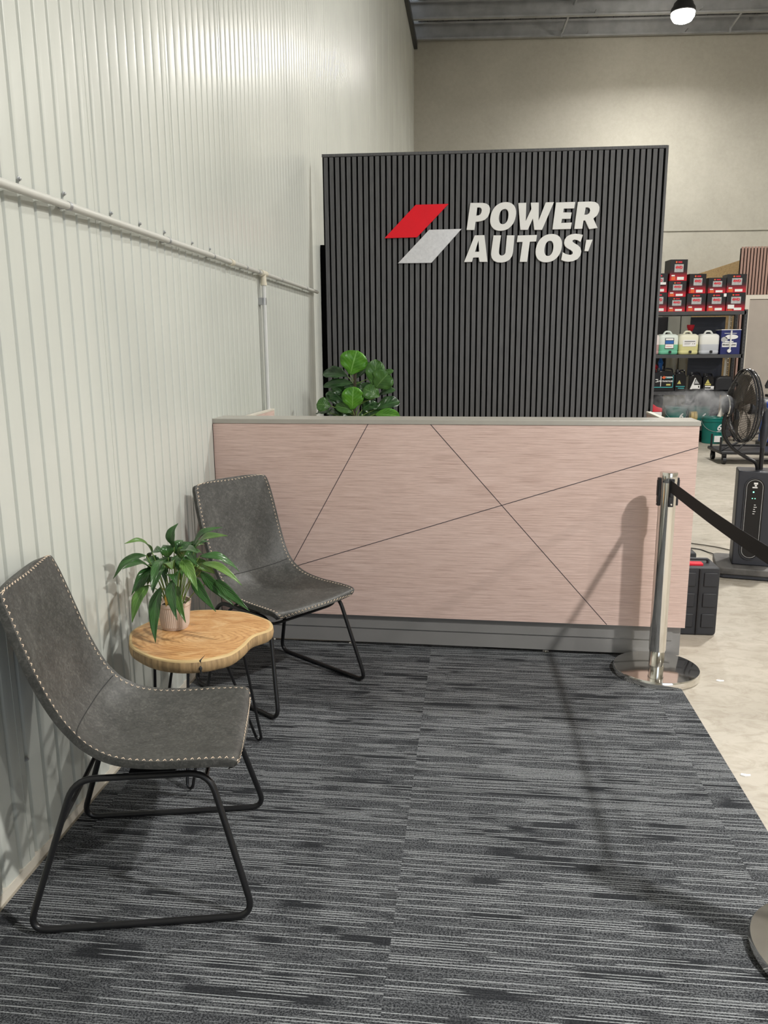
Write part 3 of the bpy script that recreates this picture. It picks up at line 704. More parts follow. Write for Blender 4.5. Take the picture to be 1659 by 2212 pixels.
for i, (xa, za, xb, zb, wd, kd) in enumerate(FL):
    yo = (-.07 if kd == 1 else (.05 if kd == 0 else -.02))+rl.uniform(-.03, .03)
    B = Vector((xa-FC.x, yo*.5, za)); T = Vector((xb-FC.x, yo+(.0 if kd else rl.uniform(-.06, .06)), zb))
    tr = Vector((0, 0, max(.4, za-.07)))
    MB().tube([tr, tr.lerp(B, .5)+Vector((0, 0, .005)), B], .003, 6).build('petiole', M_STEM, fig)
    mt = (M_FIG, M_FIG2, M_FIG3)[kd]
    leaf_obj('leaf', fig, mt, B, T, wd*1.3, bend=.012, shape='fig', fold=.12 if kd else .3, seed=i, face=Vector((.15, -1, .25)) if kd else Vector((.1, -.8, .7)))

# ------------------------------------------------------------------ barrier posts and belt
def barrier(loc, label):
    p = thing('barrier_post', label, 'barrier post', loc, 0, 'chrome barrier posts')
    MB().lathe([(.188, 0), (.193, .003), (.193, .030), (.190, .036), (.12, .042), (.045, .046), (.03, .046)], 72).build('base', M_CHROME, p, smooth=True, ang=30)
    MB().lathe([(.0335, .044), (.0345, .046), (.0345, .14), (.033, .142)], 40).build('sleeve', M_CHROME, p, smooth=True, ang=30)
    MB().lathe([(.0375, .12), (.0375, .905), (.0375, .907)], 48).build('tube', M_CHROME, p, smooth=True, ang=30)
    MB().lathe([(.0375, .905), (.0385, .907), (.0385, .946), (.037, .950), (.030, .951)], 48).build('cap', M_CHROME, p, smooth=True, ang=30)
    for a in (0, 90, 180, 270):
        Mz = Matrix.Rotation(math.radians(a+8), 4, 'Z')
        c_ = MB().box(-.011, .011, -.046, -.034, .80, .925, M=Mz).box(-.008, .008, -.049, -.044, .845, .915, M=Mz)
        clip = c_.build('belt_clip', M_BLACK, p, bevel=.002)
        MB().lathe([(.0045, 0), (.0045, .003), (.003, .004)], 10, Mz @ Vector((0, -.046, .812)), M=Mz @ FRONT).build('clip_screw', M_CHROME, clip, smooth=True)
    return p
barrier((2.155, 3.578, .0), 'chrome barrier post standing in front of the desk corner')
barrier((2.195, 1.80, .0), 'chrome barrier post whose round base shows at the lower right picture edge')
bl = MB(); ya, yb = 3.536, 1.85; NB = 24; vs = []
for i in range(NB+1):
    t = i/NB; y = ya+(yb-ya)*t; x = 2.157+.035*t; zc = .892-.018*math.sin(PI*t)
    for dx in (-.0008, .0008):
        for dz in (-.0265, .0265): vs.append((x+dx, y, zc+dz))
fs = []
for i in range(NB):
    a = i*4; b = a+4; fs += [(a, b, b+1, a+1), (a+2, a+3, b+3, b+2), (a, a+2, b+2, b), (a+1, b+1, b+3, a+3)]
fs += [(0, 1, 3, 2), (NB*4, NB*4+2, NB*4+3, NB*4+1)]
tag(bl.add(vs, fs).build('barrier_belt', mat('black_webbing', (.012, .011, .011), .8, build=vary((.013, .012, .012), .2, (1, 400, 400), 1)), smooth=True),
    'black webbing belt stretched between the two chrome posts', 'belt')

# ------------------------------------------------------------------ mist fan
fan = thing('misting_fan', 'black pedestal misting fan with water tower behind the barrier belt', 'fan', (3.14, 5.35, 0), 0)
Rf = Matrix.Rotation(-.22, 4, 'Z')
def rrect(x0, x1, y0, y1, r, n=6):
    return [(p.x, p.y) for p in fillet_closed([(x0, y0, 0), (x1, y0, 0), (x1, y1, 0), (x0, y1, 0)], r, n)]
b = MB(); b.prism(rrect(-.215, .215, -.20, .20, .05), .03, .075, M=Rf); b.build('base', M_DUST, fan, bevel=.006)
b = MB(); b.prism(rrect(-.205, .205, -.19, .19, .05), .008, .034, M=Rf); b.build('base_skirt', M_FANGREY, fan)
for sx in (-1, 1):
    for sy in (-1, 1):
        MB().lathe([(.018, 0), (.02, .004), (.02, .012), (.01, .016)], 12, Rf @ Vector((sx*.17, sy*.15, 0))).build('castor', M_BLACK, fan)
TX = .0
b = MB(); pl4 = [(-.118, -.10), (.118, -.10), (.118, .1), (-.118, .1)]
v4 = [Rf @ Vector((x*s+TX, y*s, z)) for z, s in ((.075, .98), (.70, 1.0)) for x, y in pl4]
b.add(v4, [(3, 2, 1, 0), (4, 5, 6, 7), (0, 1, 5, 4), (1, 2, 6, 5), (2, 3, 7, 6), (3, 0, 4, 7)]); b.build('water_tower', M_FANGREY, fan, bevel=.008)
def pill(w, z0, z1, n=14):
    o = [];
    for k in range(n+1): a = PI*k/n; o.append((w*math.cos(a), z1-w+w*math.sin(a)))
    for k in range(n+1): a = PI+PI*k/n; o.append((w*math.cos(a), z0+w+w*math.sin(a)))
    return o
Mp = Rf @ Matrix.Translation((TX-.015, -.101, 0)) @ FRONT
curve_mesh('panel_rim', [pill(.062, .115, .66), pill(.056, .121, .654)], .012, M_FANGREY, fan, Mp)
cpn = curve_mesh('control_panel', [pill(.056, .121, .654)], .004, M_GLOSS, fan, Mp)
curve_mesh('panel_ring', [pill(.049, .128, .647), pill(.0465, .1305, .6445)], .006, M_GREY, cpn, Mp)
def dot(w, h, x, z, mtl, nm='indicator'): MB().box(x-w, x+w, -.1045, -.103, z-h, z+h, M=Rf @ Matrix.Translation((TX-.015, 0, 0))).build(nm, mtl, cpn)
dot(.012, .006, .004, .622, M_PAPER, 'brand_mark'); dot(.006, .005, .004, .608, M_PAPER, 'brand_mark'); dot(.015, .004, .0, .596, M_PAPER, 'brand_mark')
dot(.004, .004, -.006, .566, M_GREENLED); dot(.0025, .0025, -.010, .524, M_GREENLED); dot(.0025, .0025, .006, .524, M_GREENLED)
for k, (wd, xo) in enumerate(((.005, .008), (.009, .011), (.005, .006), (.008, .007), (.006, .004))): dot(wd, .002, xo, .482-.0145*k, M_PAPER, 'printed_mark')
# pole and head
hub = Vector((-.125, 0, 1.105)); axis = Vector((-.998, -.057, 0))
axis.normalize(); e1 = Vector((0, 0, 1)); e2 = axis.cross(e1).normalized()
MB().tube([(.02, .0, .69), (.02, .0, .86)], .014, 12).build('pole', M_BLKMET, fan, smooth=True)
b = MB(); b.tube([(.02, 0, .84), (.022, 0, .90), (.026, 0, .95), (.026, 0, 1.0)], .02, 12, rad=[.014, .024, .03, .022]); b.tube([(.026, 0, .99), (.02, 0, 1.08), (-.02, 0, 1.105)], .02, 12, rad=[.022, .02, .03])
b.build('neck', M_FANGREY, fan, smooth=True)
Rr = .232; rimc = Vector((-.112, -.0, 1.11))
MM = Matrix(((e2.x, e1.x, axis.x, rimc.x), (e2.y, e1.y, axis.y, rimc.y), (e2.z, e1.z, axis.z, rimc.z), (0, 0, 0, 1)))
def ring(r, z, n=56): return [MM @ Vector((r*math.cos(2*PI*k/n), r*math.sin(2*PI*k/n), z)) for k in range(n)]
b = MB(); b.tube(ring(Rr, 0), .008, 8, closed=True); b.tube(ring(Rr, .018), .005, 8, closed=True); b.tube(ring(Rr-.004, -.02), .004, 8, closed=True)
b.build('cage_rim', mat('gloss_black_rim', (.05, .05, .055), .15, .5, build=vary((.05, .05, .055), .1)), fan, smooth=True)
M_WIRE = mat('dark_wire', (.03, .028, .026), .3, .3, build=vary((.03, .028, .026), .1))
for nm, sg_, dep, cnt in (('front_grille', 1, .095, 84), ('rear_grille', -1, .085, 56)):
    b = MB()
    for k in range(cnt):
        a = 2*PI*k/cnt; pts = []
        for j in range(7):
            q = j/6; r = .05+(Rr-.05)*q; a2 = a+.5*(1-q)*sg_
            pts.append(MM @ Vector((r*math.cos(a2), r*math.sin(a2), sg_*dep*math.cos(q*PI/2)**.8)))
        b.tube(pts, .0011, 4)
    for rr in (.09, .15, .2): b.tube(ring(rr, sg_*dep*math.cos((rr-.05)/(Rr-.05)*PI/2)**.8, 40), .0013, 4, closed=True)
    b.build(nm, M_WIRE, fan)
b = MB(); b.lathe([(.0, .135), (.045, .13), (.062, .112), (.066, .095), (.058, .085), (.0, .08)], 32, M=MM); mdk = b.build('mist_disc', M_FANGREY, fan, smooth=True)
b = MB(); b.tube(ring(.064, .115, 36), .005, 8, closed=True); b.build('mist_disc_ring', M_CHROME, mdk, smooth=True)
b = MB(); b.lathe([(.03, -.02), (.055, -.03), (.06, -.09), (.045, -.12), (.0, -.125)], 24, M=MM); b.build('motor_housing', M_FANGREY, fan, smooth=True)
b = MB()
for k in range(5):
    a0 = 2*PI*k/5; vs = []; fs = []
    for j in range(6):
        r = .035+.165*j/5
        for i in range(6):
            a = a0+(-.42+.84*i/5)*(.55+.5*j/5)+.25*j/5; vs.append(MM @ Vector((r*math.cos(a), r*math.sin(a), .01+.03*(i/5-.5)*-1)))
    for j in range(5):
        for i in range(5): fs.append((j*6+i, j*6+i+1, (j+1)*6+i+1, (j+1)*6+i))
    b.add(vs, fs)
b.lathe([(.035, -.02), (.035, .03), (.02, .04), (0, .042)], 20, M=MM)
ob = b.build('blades', mat('smoked_blade', (.16, .14, .12), .35, build=vary((.16, .14, .12), .1)), fan, fix=False); so = ob.modifiers.new('t', 'SOLIDIFY'); so.thickness = .002
MB().tube(spline([(-.235, -.03, 1.06), (-.245, -.04, 1.0), (-.235, -.04, .92), (-.175, -.04, .84), (-.09, -.03, .785), (-.02, -.02, .745), (.0, -.01, .68)], 8), .0115, 10).build('mist_hose', M_BLKMET, fan, smooth=True)
# mist blown out of the fan
def f_mist(nt, b):
    nt.nodes.remove(b); out = nt.nodes['Material Output']
    v = N(nt, 'ShaderNodeVolumePrincipled'); v.inputs['Color'].default_value = (.97, .96, .95, 1)
    tc = N(nt, 'ShaderNodeTexCoord')
    g = N(nt, 'ShaderNodeTexGradient', gradient_type='SPHERICAL')
    mp = N(nt, 'ShaderNodeMapping'); mp.inputs['Location'].default_value = (-.35, 0, 0); mp.inputs['Scale'].default_value = (3.0, 8.5, 9.5); nt.links.new(tc.outputs['Object'], mp.inputs[0]); nt.links.new(mp.outputs[0], g.inputs[0])
    nz = noise(nt, tc.outputs['Object'], 11, 5, .65, 1.5)
    d = mth(nt, 'MULTIPLY', g.outputs['Fac'], mth(nt, 'MAXIMUM', mth(nt, 'SUBTRACT', nz, .43), 0)); d = mth(nt, 'MULTIPLY', d, 150)
    nt.links.new(d, v.inputs['Density']); nt.links.new(v.outputs[0], out.inputs['Volume'])
M_MIST = mat('water_mist', build=f_mist)
b = MB(); b.lathe([(.02, -.36), (.10, -.26), (.13, -.1), (.12, .1), (.09, .24), (.02, .34)], 20, M=Matrix.Rotation(PI/2, 4, 'Y'))
ms = b.build('mist_cloud', M_MIST); ms.location = (2.62, 5.30, 1.13)
tag(ms, 'white water mist blowing left from the fan', 'mist', kind='stuff')

# ------------------------------------------------------------------ tool cases and cables beside the desk
def case(loc, w, d, h, label, red=True):
    c = thing('tool_case', label, 'tool case', loc, .0, 'black plastic tool cases')
    b = MB(); b.prism(rrect(-w/2, w/2, 0, h, .02, 5), -d/2, d/2, M=FRONT); b.build('case_body', M_CASE, c, bevel=.008)
    for zz in (.12, .42, .72):
        for sx in (-1, 1):
            MB().box(sx*w*.27-w*.17, sx*w*.27+w*.17, -d/2-.006, -d/2+.01, h*zz, h*(zz+.2)).build('rib_pad', M_CASE, c, bevel=.004)
    MB().box(-.004, .004, -d/2-.009, -d/2+.01, .01, h-.01).build('case_seam', M_BLACK, c)
    if red: MB().box(-w*.3, w*.1, -d*.35, -d*.1, h-.002, h+.012).build('latch', M_REDP, c, bevel=.003)['label'] = 'red latch'
    b = MB(); b.tube(fillet([(-w*.3, .0, h-.005), (-w*.3, .0, h+.02), (w*.3, .0, h+.02), (w*.3, .0, h-.005)], .012, 4), .008, 8); b.build('handle', M_CASE, c, smooth=True)
    return c
case((2.475, 4.20, 0), .20, .18, .372, 'upright black plastic tool case with a red latch beside the desk end')
case((2.49, 4.72, 0), .22, .16, .315, 'second black tool case half hidden behind the one with the red latch', False)
for k, (pts, mt_, lb) in enumerate(((((2.35, 5.95, .006), (2.60, 6.02, .006), (2.94, 5.97, .006), (3.03, 5.85, .006), (3.07, 5.60, .03)), M_BLACK, 'thin black power cable on the concrete floor left of the fan base'),
                     (((2.4, 6.2, .006), (2.75, 6.2, .006), (2.98, 6.12, .006), (3.15, 6.0, .006), (3.3, 5.8, .006)), M_BROWN, 'thin brown cable on the concrete floor behind the black one'))):
    tag(MB().tube(spline(pts, 8), .004, 6).build('floor_cable', mt_, smooth=True), lb, 'cable', 'cables on the floor')
for (x, y), lb in (((2.426, 3.518), 'pale scrap of debris on the concrete right of the post base'), ((2.271, 2.688), 'tiny pale scrap on the concrete by the carpet edge')):
    tag(MB().prism([(-.018, -.004), (-.005, -.010), (.016, -.006), (.018, .003), (.004, .003), (-.012, .008)], 0.0, .004).build('debris_scrap', M_PAPER), lb, 'scrap').location = (x, y, 0)

# ------------------------------------------------------------------ workshop rack
RY = 13.0; RX0, RX1 = 3.55, 5.45
rk = thing('storage_rack', 'dark grey steel shelving rack behind the slat partition', 'shelf rack', (RX0, RY, 0))
RW = RX1-RX0
for i, z in enumerate((.12, .765, 1.335, 1.986)):
    MB().box(.03, RW-.03, .0, .03, z-.04, z+.014).box(.03, RW-.03, .47, .5, z-.04, z+.014).build('shelf_beam', M_RACK, rk)
    MB().box(.03, RW-.03, .03, .47, z, z+.012).build('shelf_board', M_RACK, rk)
for x in (0, RW-.05):
    for y in (0, .45):
        p = MB().box(x, x+.05, y, y+.004, 0, 2.02).box(x, x+.004, y, y+.05, 0, 2.02)
        for k in range(38): p.box(x+.02, x+.03, y-.001, y+.002, .04+k*.052, .06+k*.052, 1)
        p.build('upright', [M_RACK, M_BLACK], rk)
Z1 = 1.998; Z2 = 1.347; Z3 = .777; Z4 = .132
def f_box(nt, b):
    tc = N(nt, 'ShaderNodeTexCoord'); sp = N(nt, 'ShaderNodeSeparateXYZ'); nt.links.new(tc.outputs['Generated'], sp.inputs[0])
    n_ = noise(nt, tc.outputs['Generated'], 6, 2)
    f = mth(nt, 'ADD', sp.outputs[2], mth(nt, 'MULTIPLY', n_, .06))
    setc(nt, b, ramp(nt, f, [(.0, (.62, .008, .025)), (.2, (.42, .006, .02)), (.42, (.06, .004, .01)), (.6, (.008, .007, .009))]))
M_CARTON = mat('black_red_carton', rough=.4, build=f_box)
BW, BH, BD = .262, .258, .26
bx0 = thing('filter_carton', 'x', 'carton', (0, 0, 0), 0, 'black and red cartons on the top shelf')
MB().box(-BW/2, BW/2, 0, BD, 0, BH).build('carton_body', M_CARTON, bx0, bevel=.002)
fpic = MB().box(-.066, .070, -.002, .001, .105, .20).build('filter_picture', M_GREY, bx0)
text_mesh('lettering', '4WD', .046, .003, M_REDP, fpic, Matrix.Translation((.002, -.003, .160)) @ FRONT, bold=.0028)
MB().box(-.018, .085, -.002, .001, .012, .048).build('address_label', M_PAPER, bx0)
MB().box(-.105, -.055, -.002, .001, .055, .072).build('size_label', M_PAPER, bx0)
MB().box(-.105, -.045, -.002, .001, .008, .05).build('red_patch', M_ORANGE, bx0)
curve_mesh('round_logo', [oval(-.04, .226, .013, .012, 14, 0, 1)], .002, M_ORANGE, bx0, Matrix.Translation((0, -.001, 0)) @ FRONT)
MB().box(-.015, .045, -.002, .001, .216, .235).build('red_wording', M_REDP, bx0)
def carton(x, z, label, h=1, w=1, first=[True], rz=0, y=RY+.02):
    if first[0]: first[0] = False; o = bx0; o.location = (x, y, z); o['label'] = label; o.rotation_euler = (0, 0, rz)
    else: o = dup(bx0, (x, y, z), label, rz)
    o.scale = (w, 1, h); return o
cart = [(4.118, Z1, 1.12, .98, 'bottom carton of the leftmost pair, half hidden by the partition', 0), (4.104, Z1+BH*1.125, 1.10, .98, 'upper carton of the leftmost pair, cut by the partition edge', 0),
        (4.389, Z1, .86, 1.0, 'bottom carton of the tall three-high stack', .03), (4.386, Z1+BH*.865, .91, 1.01, 'middle carton of the tall three-high stack', .03), (4.389, Z1+BH*1.78, 1.22, 1, 'topmost carton of the tall three-high stack', .10),
        (4.68, Z1, 1.04, 1.06, 'bottom carton of the pair just right of the tall stack', 0), (4.682, Z1+BH*1.045, 1.12, .97, 'slightly turned upper carton just right of the tall stack', .12),
        (4.978, Z1, 1.04, 1.03, 'bottom carton of the second pair from the right, small white tag at its top right', 0), (4.972, Z1+BH*1.045, .88, 1.0, 'shorter upper carton of the second pair from the right', .05),
        (5.262, Z1, 1.06, 1.05, 'bottom carton at the right end of the shelf with a white sticker', 0), (5.255, Z1+BH*1.065, 1.05, 1.08, 'upper carton at the right end of the top shelf', 0)]
for x, z, h, w_, lb, rz in cart: carton(x, z, lb, h, w_, rz=rz)
tag(MB().box(4.10, 4.205, RY-.012, RY-.002, Z1+.405, Z1+.44).build('paper_tag', M_PAPER), 'white paper strip stuck across the leftmost cartons', 'paper').rotation_euler = (0, 0, 0)
tag(MB().box(5.075, 5.115, RY+.004, RY+.014, Z1+.215, Z1+.262).build('paper_tag', M_PAPER), 'small white tag at the top corner of a carton, second pair from right', 'paper')
tag(MB().box(5.145, 5.24, RY+.004, RY+.014, Z1+.035, Z1+.095).build('paper_tag', M_PAPER), 'white sticker on the front of the bottom right carton', 'paper')

# fluid containers on the middle shelf
def jerry(x, top, low, label, cap, lab=None, pinned=None):
    j = thing('fluid_container', label, 'container', (x, RY+.17, Z2), 0, 'translucent fluid containers')
    mt_ = jerry_mat('container_'+cap, top, low, .155)
    b = MB(); w_ = .148
    lay = [(.135, 0), (.147, .015), (.149, .05), (.145, .06), (.149, .07), (.149, .27), (.140, .295), (.11, .315)]
    vs = []; fs = []; K = None
    for r, z in lay:
        lp = rrect(-r, r, -r*.95, r*.95, .055, 5); K = len(lp); vs += [(p[0], p[1], z) for p in lp]
    for i in range(len(lay)-1):
        for k in range(K): fs.append((i*K+k, i*K+(k+1) % K, (i+1)*K+(k+1) % K, (i+1)*K+k))
    fs.append(tuple(range(K))[::-1]); fs.append(tuple((len(lay)-1)*K+k for k in range(K)))
    b.add(vs, fs).build('bottle_body', mt_, j, smooth=True, ang=50)
    MB().tube(fillet([(-.06, 0, .305), (-.03, 0, .355), (.04, 0, .355), (.07, 0, .305)], .02, 4), .014, 8).build('moulded_handle', mt_, j, smooth=True)
    b = MB(); b.lathe([(.018, 0), (.018, .03), (.009, .035), (.009, .05)], 12, (.02, -.14, .045), M=FRONT); b.box(.008, .032, -.20, -.17, .02, .06); b.build('tap', M_BLACK, j)
    if lab == 'blue':
        lb_ = MB().box(-.06, .075, -.1465, -.141, .09, .255).build('label', M_INK, j); MB().box(-.055, .07, -.148, -.141, .10, .16).build('label_panel', M_PAPER, lb_)
        MB().box(-.055, .07, -.148, -.141, .168, .215).build('label_panel', M_BLUEP, lb_); MB().box(-.05, .065, -.148, -.141, .222, .248).build('label_panel', M_PAPER, lb_)
        MB().box(-.04, .045, -.149, -.141, .125, .130).build('printed_line', M_REDP, lb_)
    if lab == 'white':
        lb_ = MB().box(-.095, .105, -.1475, -.141, .125, .225).build('label', M_PAPER, j)
        for k, (a, c_, z) in enumerate(((-.07, .09, .195), (-.07, .02, .172), (-.07, .01, .155), (.05, .06, .16), (.075, .09, .16))): MB().box(a, c_, -.149, -.141, z, z+(.010 if k in (0, 3, 4) else .004)).build('printed_line', M_INK, lb_)
    return j
jerry(4.03, (.7, .62, .6), (.45, .28, .27), 'container of pink fluid showing at the partition edge on the middle shelf', 'pink')
jerry(4.315, (.66, .72, .66), (.16, .50, .33), 'container of green fluid with a blue and white label', 'green', 'blue')
jerry(4.618, (.74, .72, .56), (.68, .64, .30), 'container of yellow fluid with a plain white label', 'yellow', 'white')
jerry(4.93, (.72, .72, .68), (.52, .54, .58), 'unlabelled container of clear fluid beside the blue box', 'clear')
fn = thing('funnel', 'clear funnel with a red rim standing behind the yellow fluid container', 'funnel', (4.72, RY+.40, Z2))
MB().lathe([(.035, .0), (.035, .36), (.03, .36), (.03, .02)], 16).build('clear_tube', M_GREY, fn, smooth=True)
MB().lathe([(.03, .36), (.055, .42), (.058, .46), (.03, .46)], 16).build('red_rim', M_REDP, fn, smooth=True)['label'] = 'red rim'
bb = thing('cleaner_box', 'navy blue BRAKE CLEAN box with a white tap on the middle shelf', 'box', (5.235, RY+.02, Z2))
MB().box(-.145, .145, 0, .3, 0, .375).build('box_body', M_NAVY, bb, bevel=.003)
MB().box(-.148, .148, -.003, .303, .368, .378).build('box_rim', M_PAPER, bb)
curve_mesh('car_picture', [oval(.0, .265, .095, .036, 24, 0, 1)], .003, M_PAPER, bb, Matrix.Translation((.01, -.001, 0)) @ FRONT)
curve_mesh('car_picture', [oval(-.095, .225, .05, .042, 16, 0, 1)], .003, M_GREY, bb, Matrix.Translation((0, -.001, 0)) @ FRONT)
nlb = MB().box(-.125, .09, -.003, .001, .112, .178).build('name_label', M_PAPER, bb)
text_mesh('lettering', 'BRAKE CLEAN', .036, .003, M_INK, nlb, Matrix.Translation((-.018, -.004, .145)) @ FRONT, bold=.001, sx=.85)
MB().box(-.085, .04, -.003, .001, .185, .202).build('white_stripe', M_PAPER, bb); MB().box(-.1, .08, -.003, .001, .315, .322).build('white_stripe', M_PAPER, bb)
b = MB(); b.tube([(-.0, -.012, .36), (-.008, -.016, .06)], .012, 8); b.build('dispensing_tube', M_PAPER, bb, smooth=True)
MB().tube([(-.02, -.03, .055), (-.02, -.005, .055)], .028, 12).build('tap', M_PAPER, bb, smooth=True)

# bottles on the lower shelf
def bottle(x, w_, h, label, kind):
    o = thing('oil_bottle', label, 'bottle', (x, RY+.12, Z3), 0, 'black oil bottles')
    D_ = .09 if w_ < .3 else .1
    b = MB(); b.prism([(-w_/2, 0), (w_/2, 0), (w_/2, h*.68), (w_*.32, h*.86), (-w_*.1, h*.90), (-w_/2, h*.80)], -D_, D_, M=FRONT)
    b.build('bottle_body', M_GLOSS, o, bevel=.012)
    MB().lathe([(.028, h*.84), (.028, h*.97), (.022, h)], 16, (-w_*.22, 0, 0)).build('cap', M_BLACK, o, smooth=True)
    MB().tube(fillet([(-w_*.1, 0, h*.86), (w_*.1, 0, h*.98), (w_*.42, 0, h*.95), (w_*.46, 0, h*.55)], .03, 4), .012, 8).build('handle', M_GLOSS, o, smooth=True)
    F = -D_-.002
    def q(a, c_, z0_, z1_, mt_, nm='label_print'): MB().box(a*w_, c_*w_, F-.001, F+.004, z0_*h, z1_*h).build(nm, mt_, o)
    def Q(pts, mt_, nm='label_print'): curve_mesh(nm, [[(a*w_, z*h) for a, z in pts]], .004, mt_, o, Matrix.Translation((0, F, 0)) @ FRONT)
    if kind == 'big':
        q(-.46, .40, .17, .20, M_CYAN); q(.0, .34, .62, .64, M_PAPER); q(.05, .3, .56, .58, M_CYAN)
        Q([(-.12, .60), (-.02, .67), (.08, .60), (-.02, .53)], M_ORANGE, 'diamond_logo'); q(.1, .38, .59, .63, M_PAPER); q(-.17, -.14, .22, .66, M_PAPER); q(.39, .41, .2, .7, M_CYAN)
        text_mesh('lettering', 'AUTO TRANS FLUID', .032, .003, M_PAPER, o, Matrix.Translation((.03*w_, F-.001, .44*h)) @ FRONT, bold=.001, sx=.85)
        q(.1, .3, .26, .33, M_YEL); q(-.4, -.28, .5, .53, M_PAPER); q(-.4, -.3, .4, .42, M_PAPER)
    if kind == 'mid': Q([(-.3, .35), (-.1, .52), (.05, .35)], M_YEL); q(-.4, .4, .22, .25, M_CYAN); q(-.2, .35, .14, .17, M_CYAN)
    if kind == 'tri':
        Q([(-.38, .12), (-.05, .72), (.05, .66), (-.22, .12)], M_PAPER); Q([(.0, .68), (.3, .4), (-.12, .4)], M_GREY); q(-.22, .36, .14, .34, M_PAPER); q(.22, .3, .2, .3, M_INK); q(-.02, .18, .46, .52, M_INK)
    if kind == 'yel':
        Q([(-.28, .45), (-.08, .68), (.12, .45)], M_YEL); q(-.32, .22, .34, .43, M_YEL); q(-.3, .2, .24, .31, M_PAPER); q(-.3, .5, .12, .16, M_PAPER); q(.22, .5, .18, .3, M_PAPER)
    return o
bottle(4.278, .33, .365, 'large black bottle reading AUTO TRANS FLUID with cyan print', 'big')
bottle(4.53, .17, .34, 'black oil bottle with cyan lines right of the large one', 'mid')
bottle(4.756, .205, .30, 'black oil bottle with a white slanted triangle label', 'tri')
bottle(4.955, .17, .28, 'black oil bottle with a small gold triangle label', 'yel')
fb = thing('blue_funnel', 'blue funnel neck sticking up behind the large black bottle', 'funnel', (4.27, RY+.30, Z3))
MB().lathe([(.03, 0), (.03, .40), (.045, .44), (.02, .50), (.018, .56)], 14).build('funnel_body', M_BLUEP, fb, smooth=True)
b = MB(); b.prism([(-.15, 0), (.15, 0), (.155, .13), (.12, .2), (.10, .235), (-.09, .235), (-.13, .2), (-.155, .12)], -.1, .1, M=FRONT)
tag(b.build('black_bag', M_BLACK, bevel=.03), 'slumped glossy black bag at the right end of the bottle shelf', 'bag').location = (5.20, RY+.15, Z3)
b = MB(); rg = random.Random(4)
tag(MB().tube(spline([(-.2, 0, .02), (-.13, .04, .16), (.0, -.02, .2), (.1, .03, .12), (.18, 0, .02)], 6), .03, 8).build('red_strap', M_REDP, smooth=True), 'red strap bundled behind the large black bottle', 'strap').location = (4.16, RY+.36, Z3+.21)
tag(MB().box(-.2, .22, -.05, .05, 0, .21).build('spare_tin', M_BRASS), 'brown tin behind the large black bottle', 'tin').location = (4.14, RY+.36, Z3)

# floor level: buckets, white tub
def bucket(x, y, z, label, logo=True, first=[None]):
    if first[0] is not None: return dup(first[0], (x, y, z), label)
    o = thing('lubricant_bucket', label, 'bucket', (x, y, z), 0, 'teal lubricant buckets'); first[0] = o
    MB().lathe([(.148, 0), (.152, .006), (.163, .33), (.172, .335), (.174, .37), (.168, .375), (.172, .378), (.175, .395), (.170, .405), (.155, .405), (.150, .396)], 40).build('pail', M_GREEN, o, smooth=True, ang=30)
    MB().tube([(.178*math.cos(a), -.178*math.sin(a)*.9, .35-.16*math.sin(a)) for a in [PI*k/16 for k in range(17)]], .003, 6).build('wire_handle', M_GALV, o, smooth=True)
    lg = text_mesh('drop_logo', '6', .13, .004, M_PAPER, o, Matrix.Translation((.045, -.160, .25)) @ FRONT, shear=.2, bold=.003)
    MB().box(.015, .08, -.163, -.150, .185, .192).build('logo_line', M_PAPER, o)
    MB().box(-.015, .09, -.166, -.140, .03, .125).build('paper_label', M_PAPER, o)
    return o
bucket(5.0, 12.78, 0, 'teal bucket with a white drop logo standing on the floor in front of the rack')
bucket(4.53, 13.20, Z4, 'teal bucket at the left on the lowest rack shelf')
bucket(4.875, 13.20, Z4, 'teal bucket half in the mist on the lowest rack shelf')
tag(MB().box(-.12, .12, -.1, .1, 0, .32).build('white_tub', M_PAPER, bevel=.01), 'white plastic tub at the partition edge below the bottles', 'tub').location = (4.17, 13.18, Z4)
tag(MB().prism([(-.125, 0), (.125, 0), (.12, .06), (.05, .075), (-.05, .14), (-.10, .14)], -.1, .1, M=FRONT).build('red_lid_cap', M_REDP, bevel=.006), 'red pouring lid resting on the white tub', 'lid').location = (4.17, 13.18, Z4+.321)
tp_ = thing('tape_rolls', 'two yellow rolls leaning between the teal buckets', 'rolls', (4.73, 12.93, .0))
for k in range(2): MB().lathe([(.03, 0), (.075, 0), (.075, .045), (.03, .045)], 20, (-.045+.05*k, 0, .40), M=Matrix.Rotation(PI/2, 4, 'Y')).build('roll', M_BRASS, tp_, smooth=True)
MB().box(-.07, .07, -.06, .06, 0, .325).build('stand', M_RACK, tp_)
b = MB(); b.tube([(0, 0, .0), (.02, .01, .1), (.06, .02, .17)], .018, 8, rad=[.035, .012, .03])
tag(b.build('brush', M_CREAM, smooth=True), 'pale brush lying in the front teal bucket', 'brush').location = (5.08, 12.78, .405)

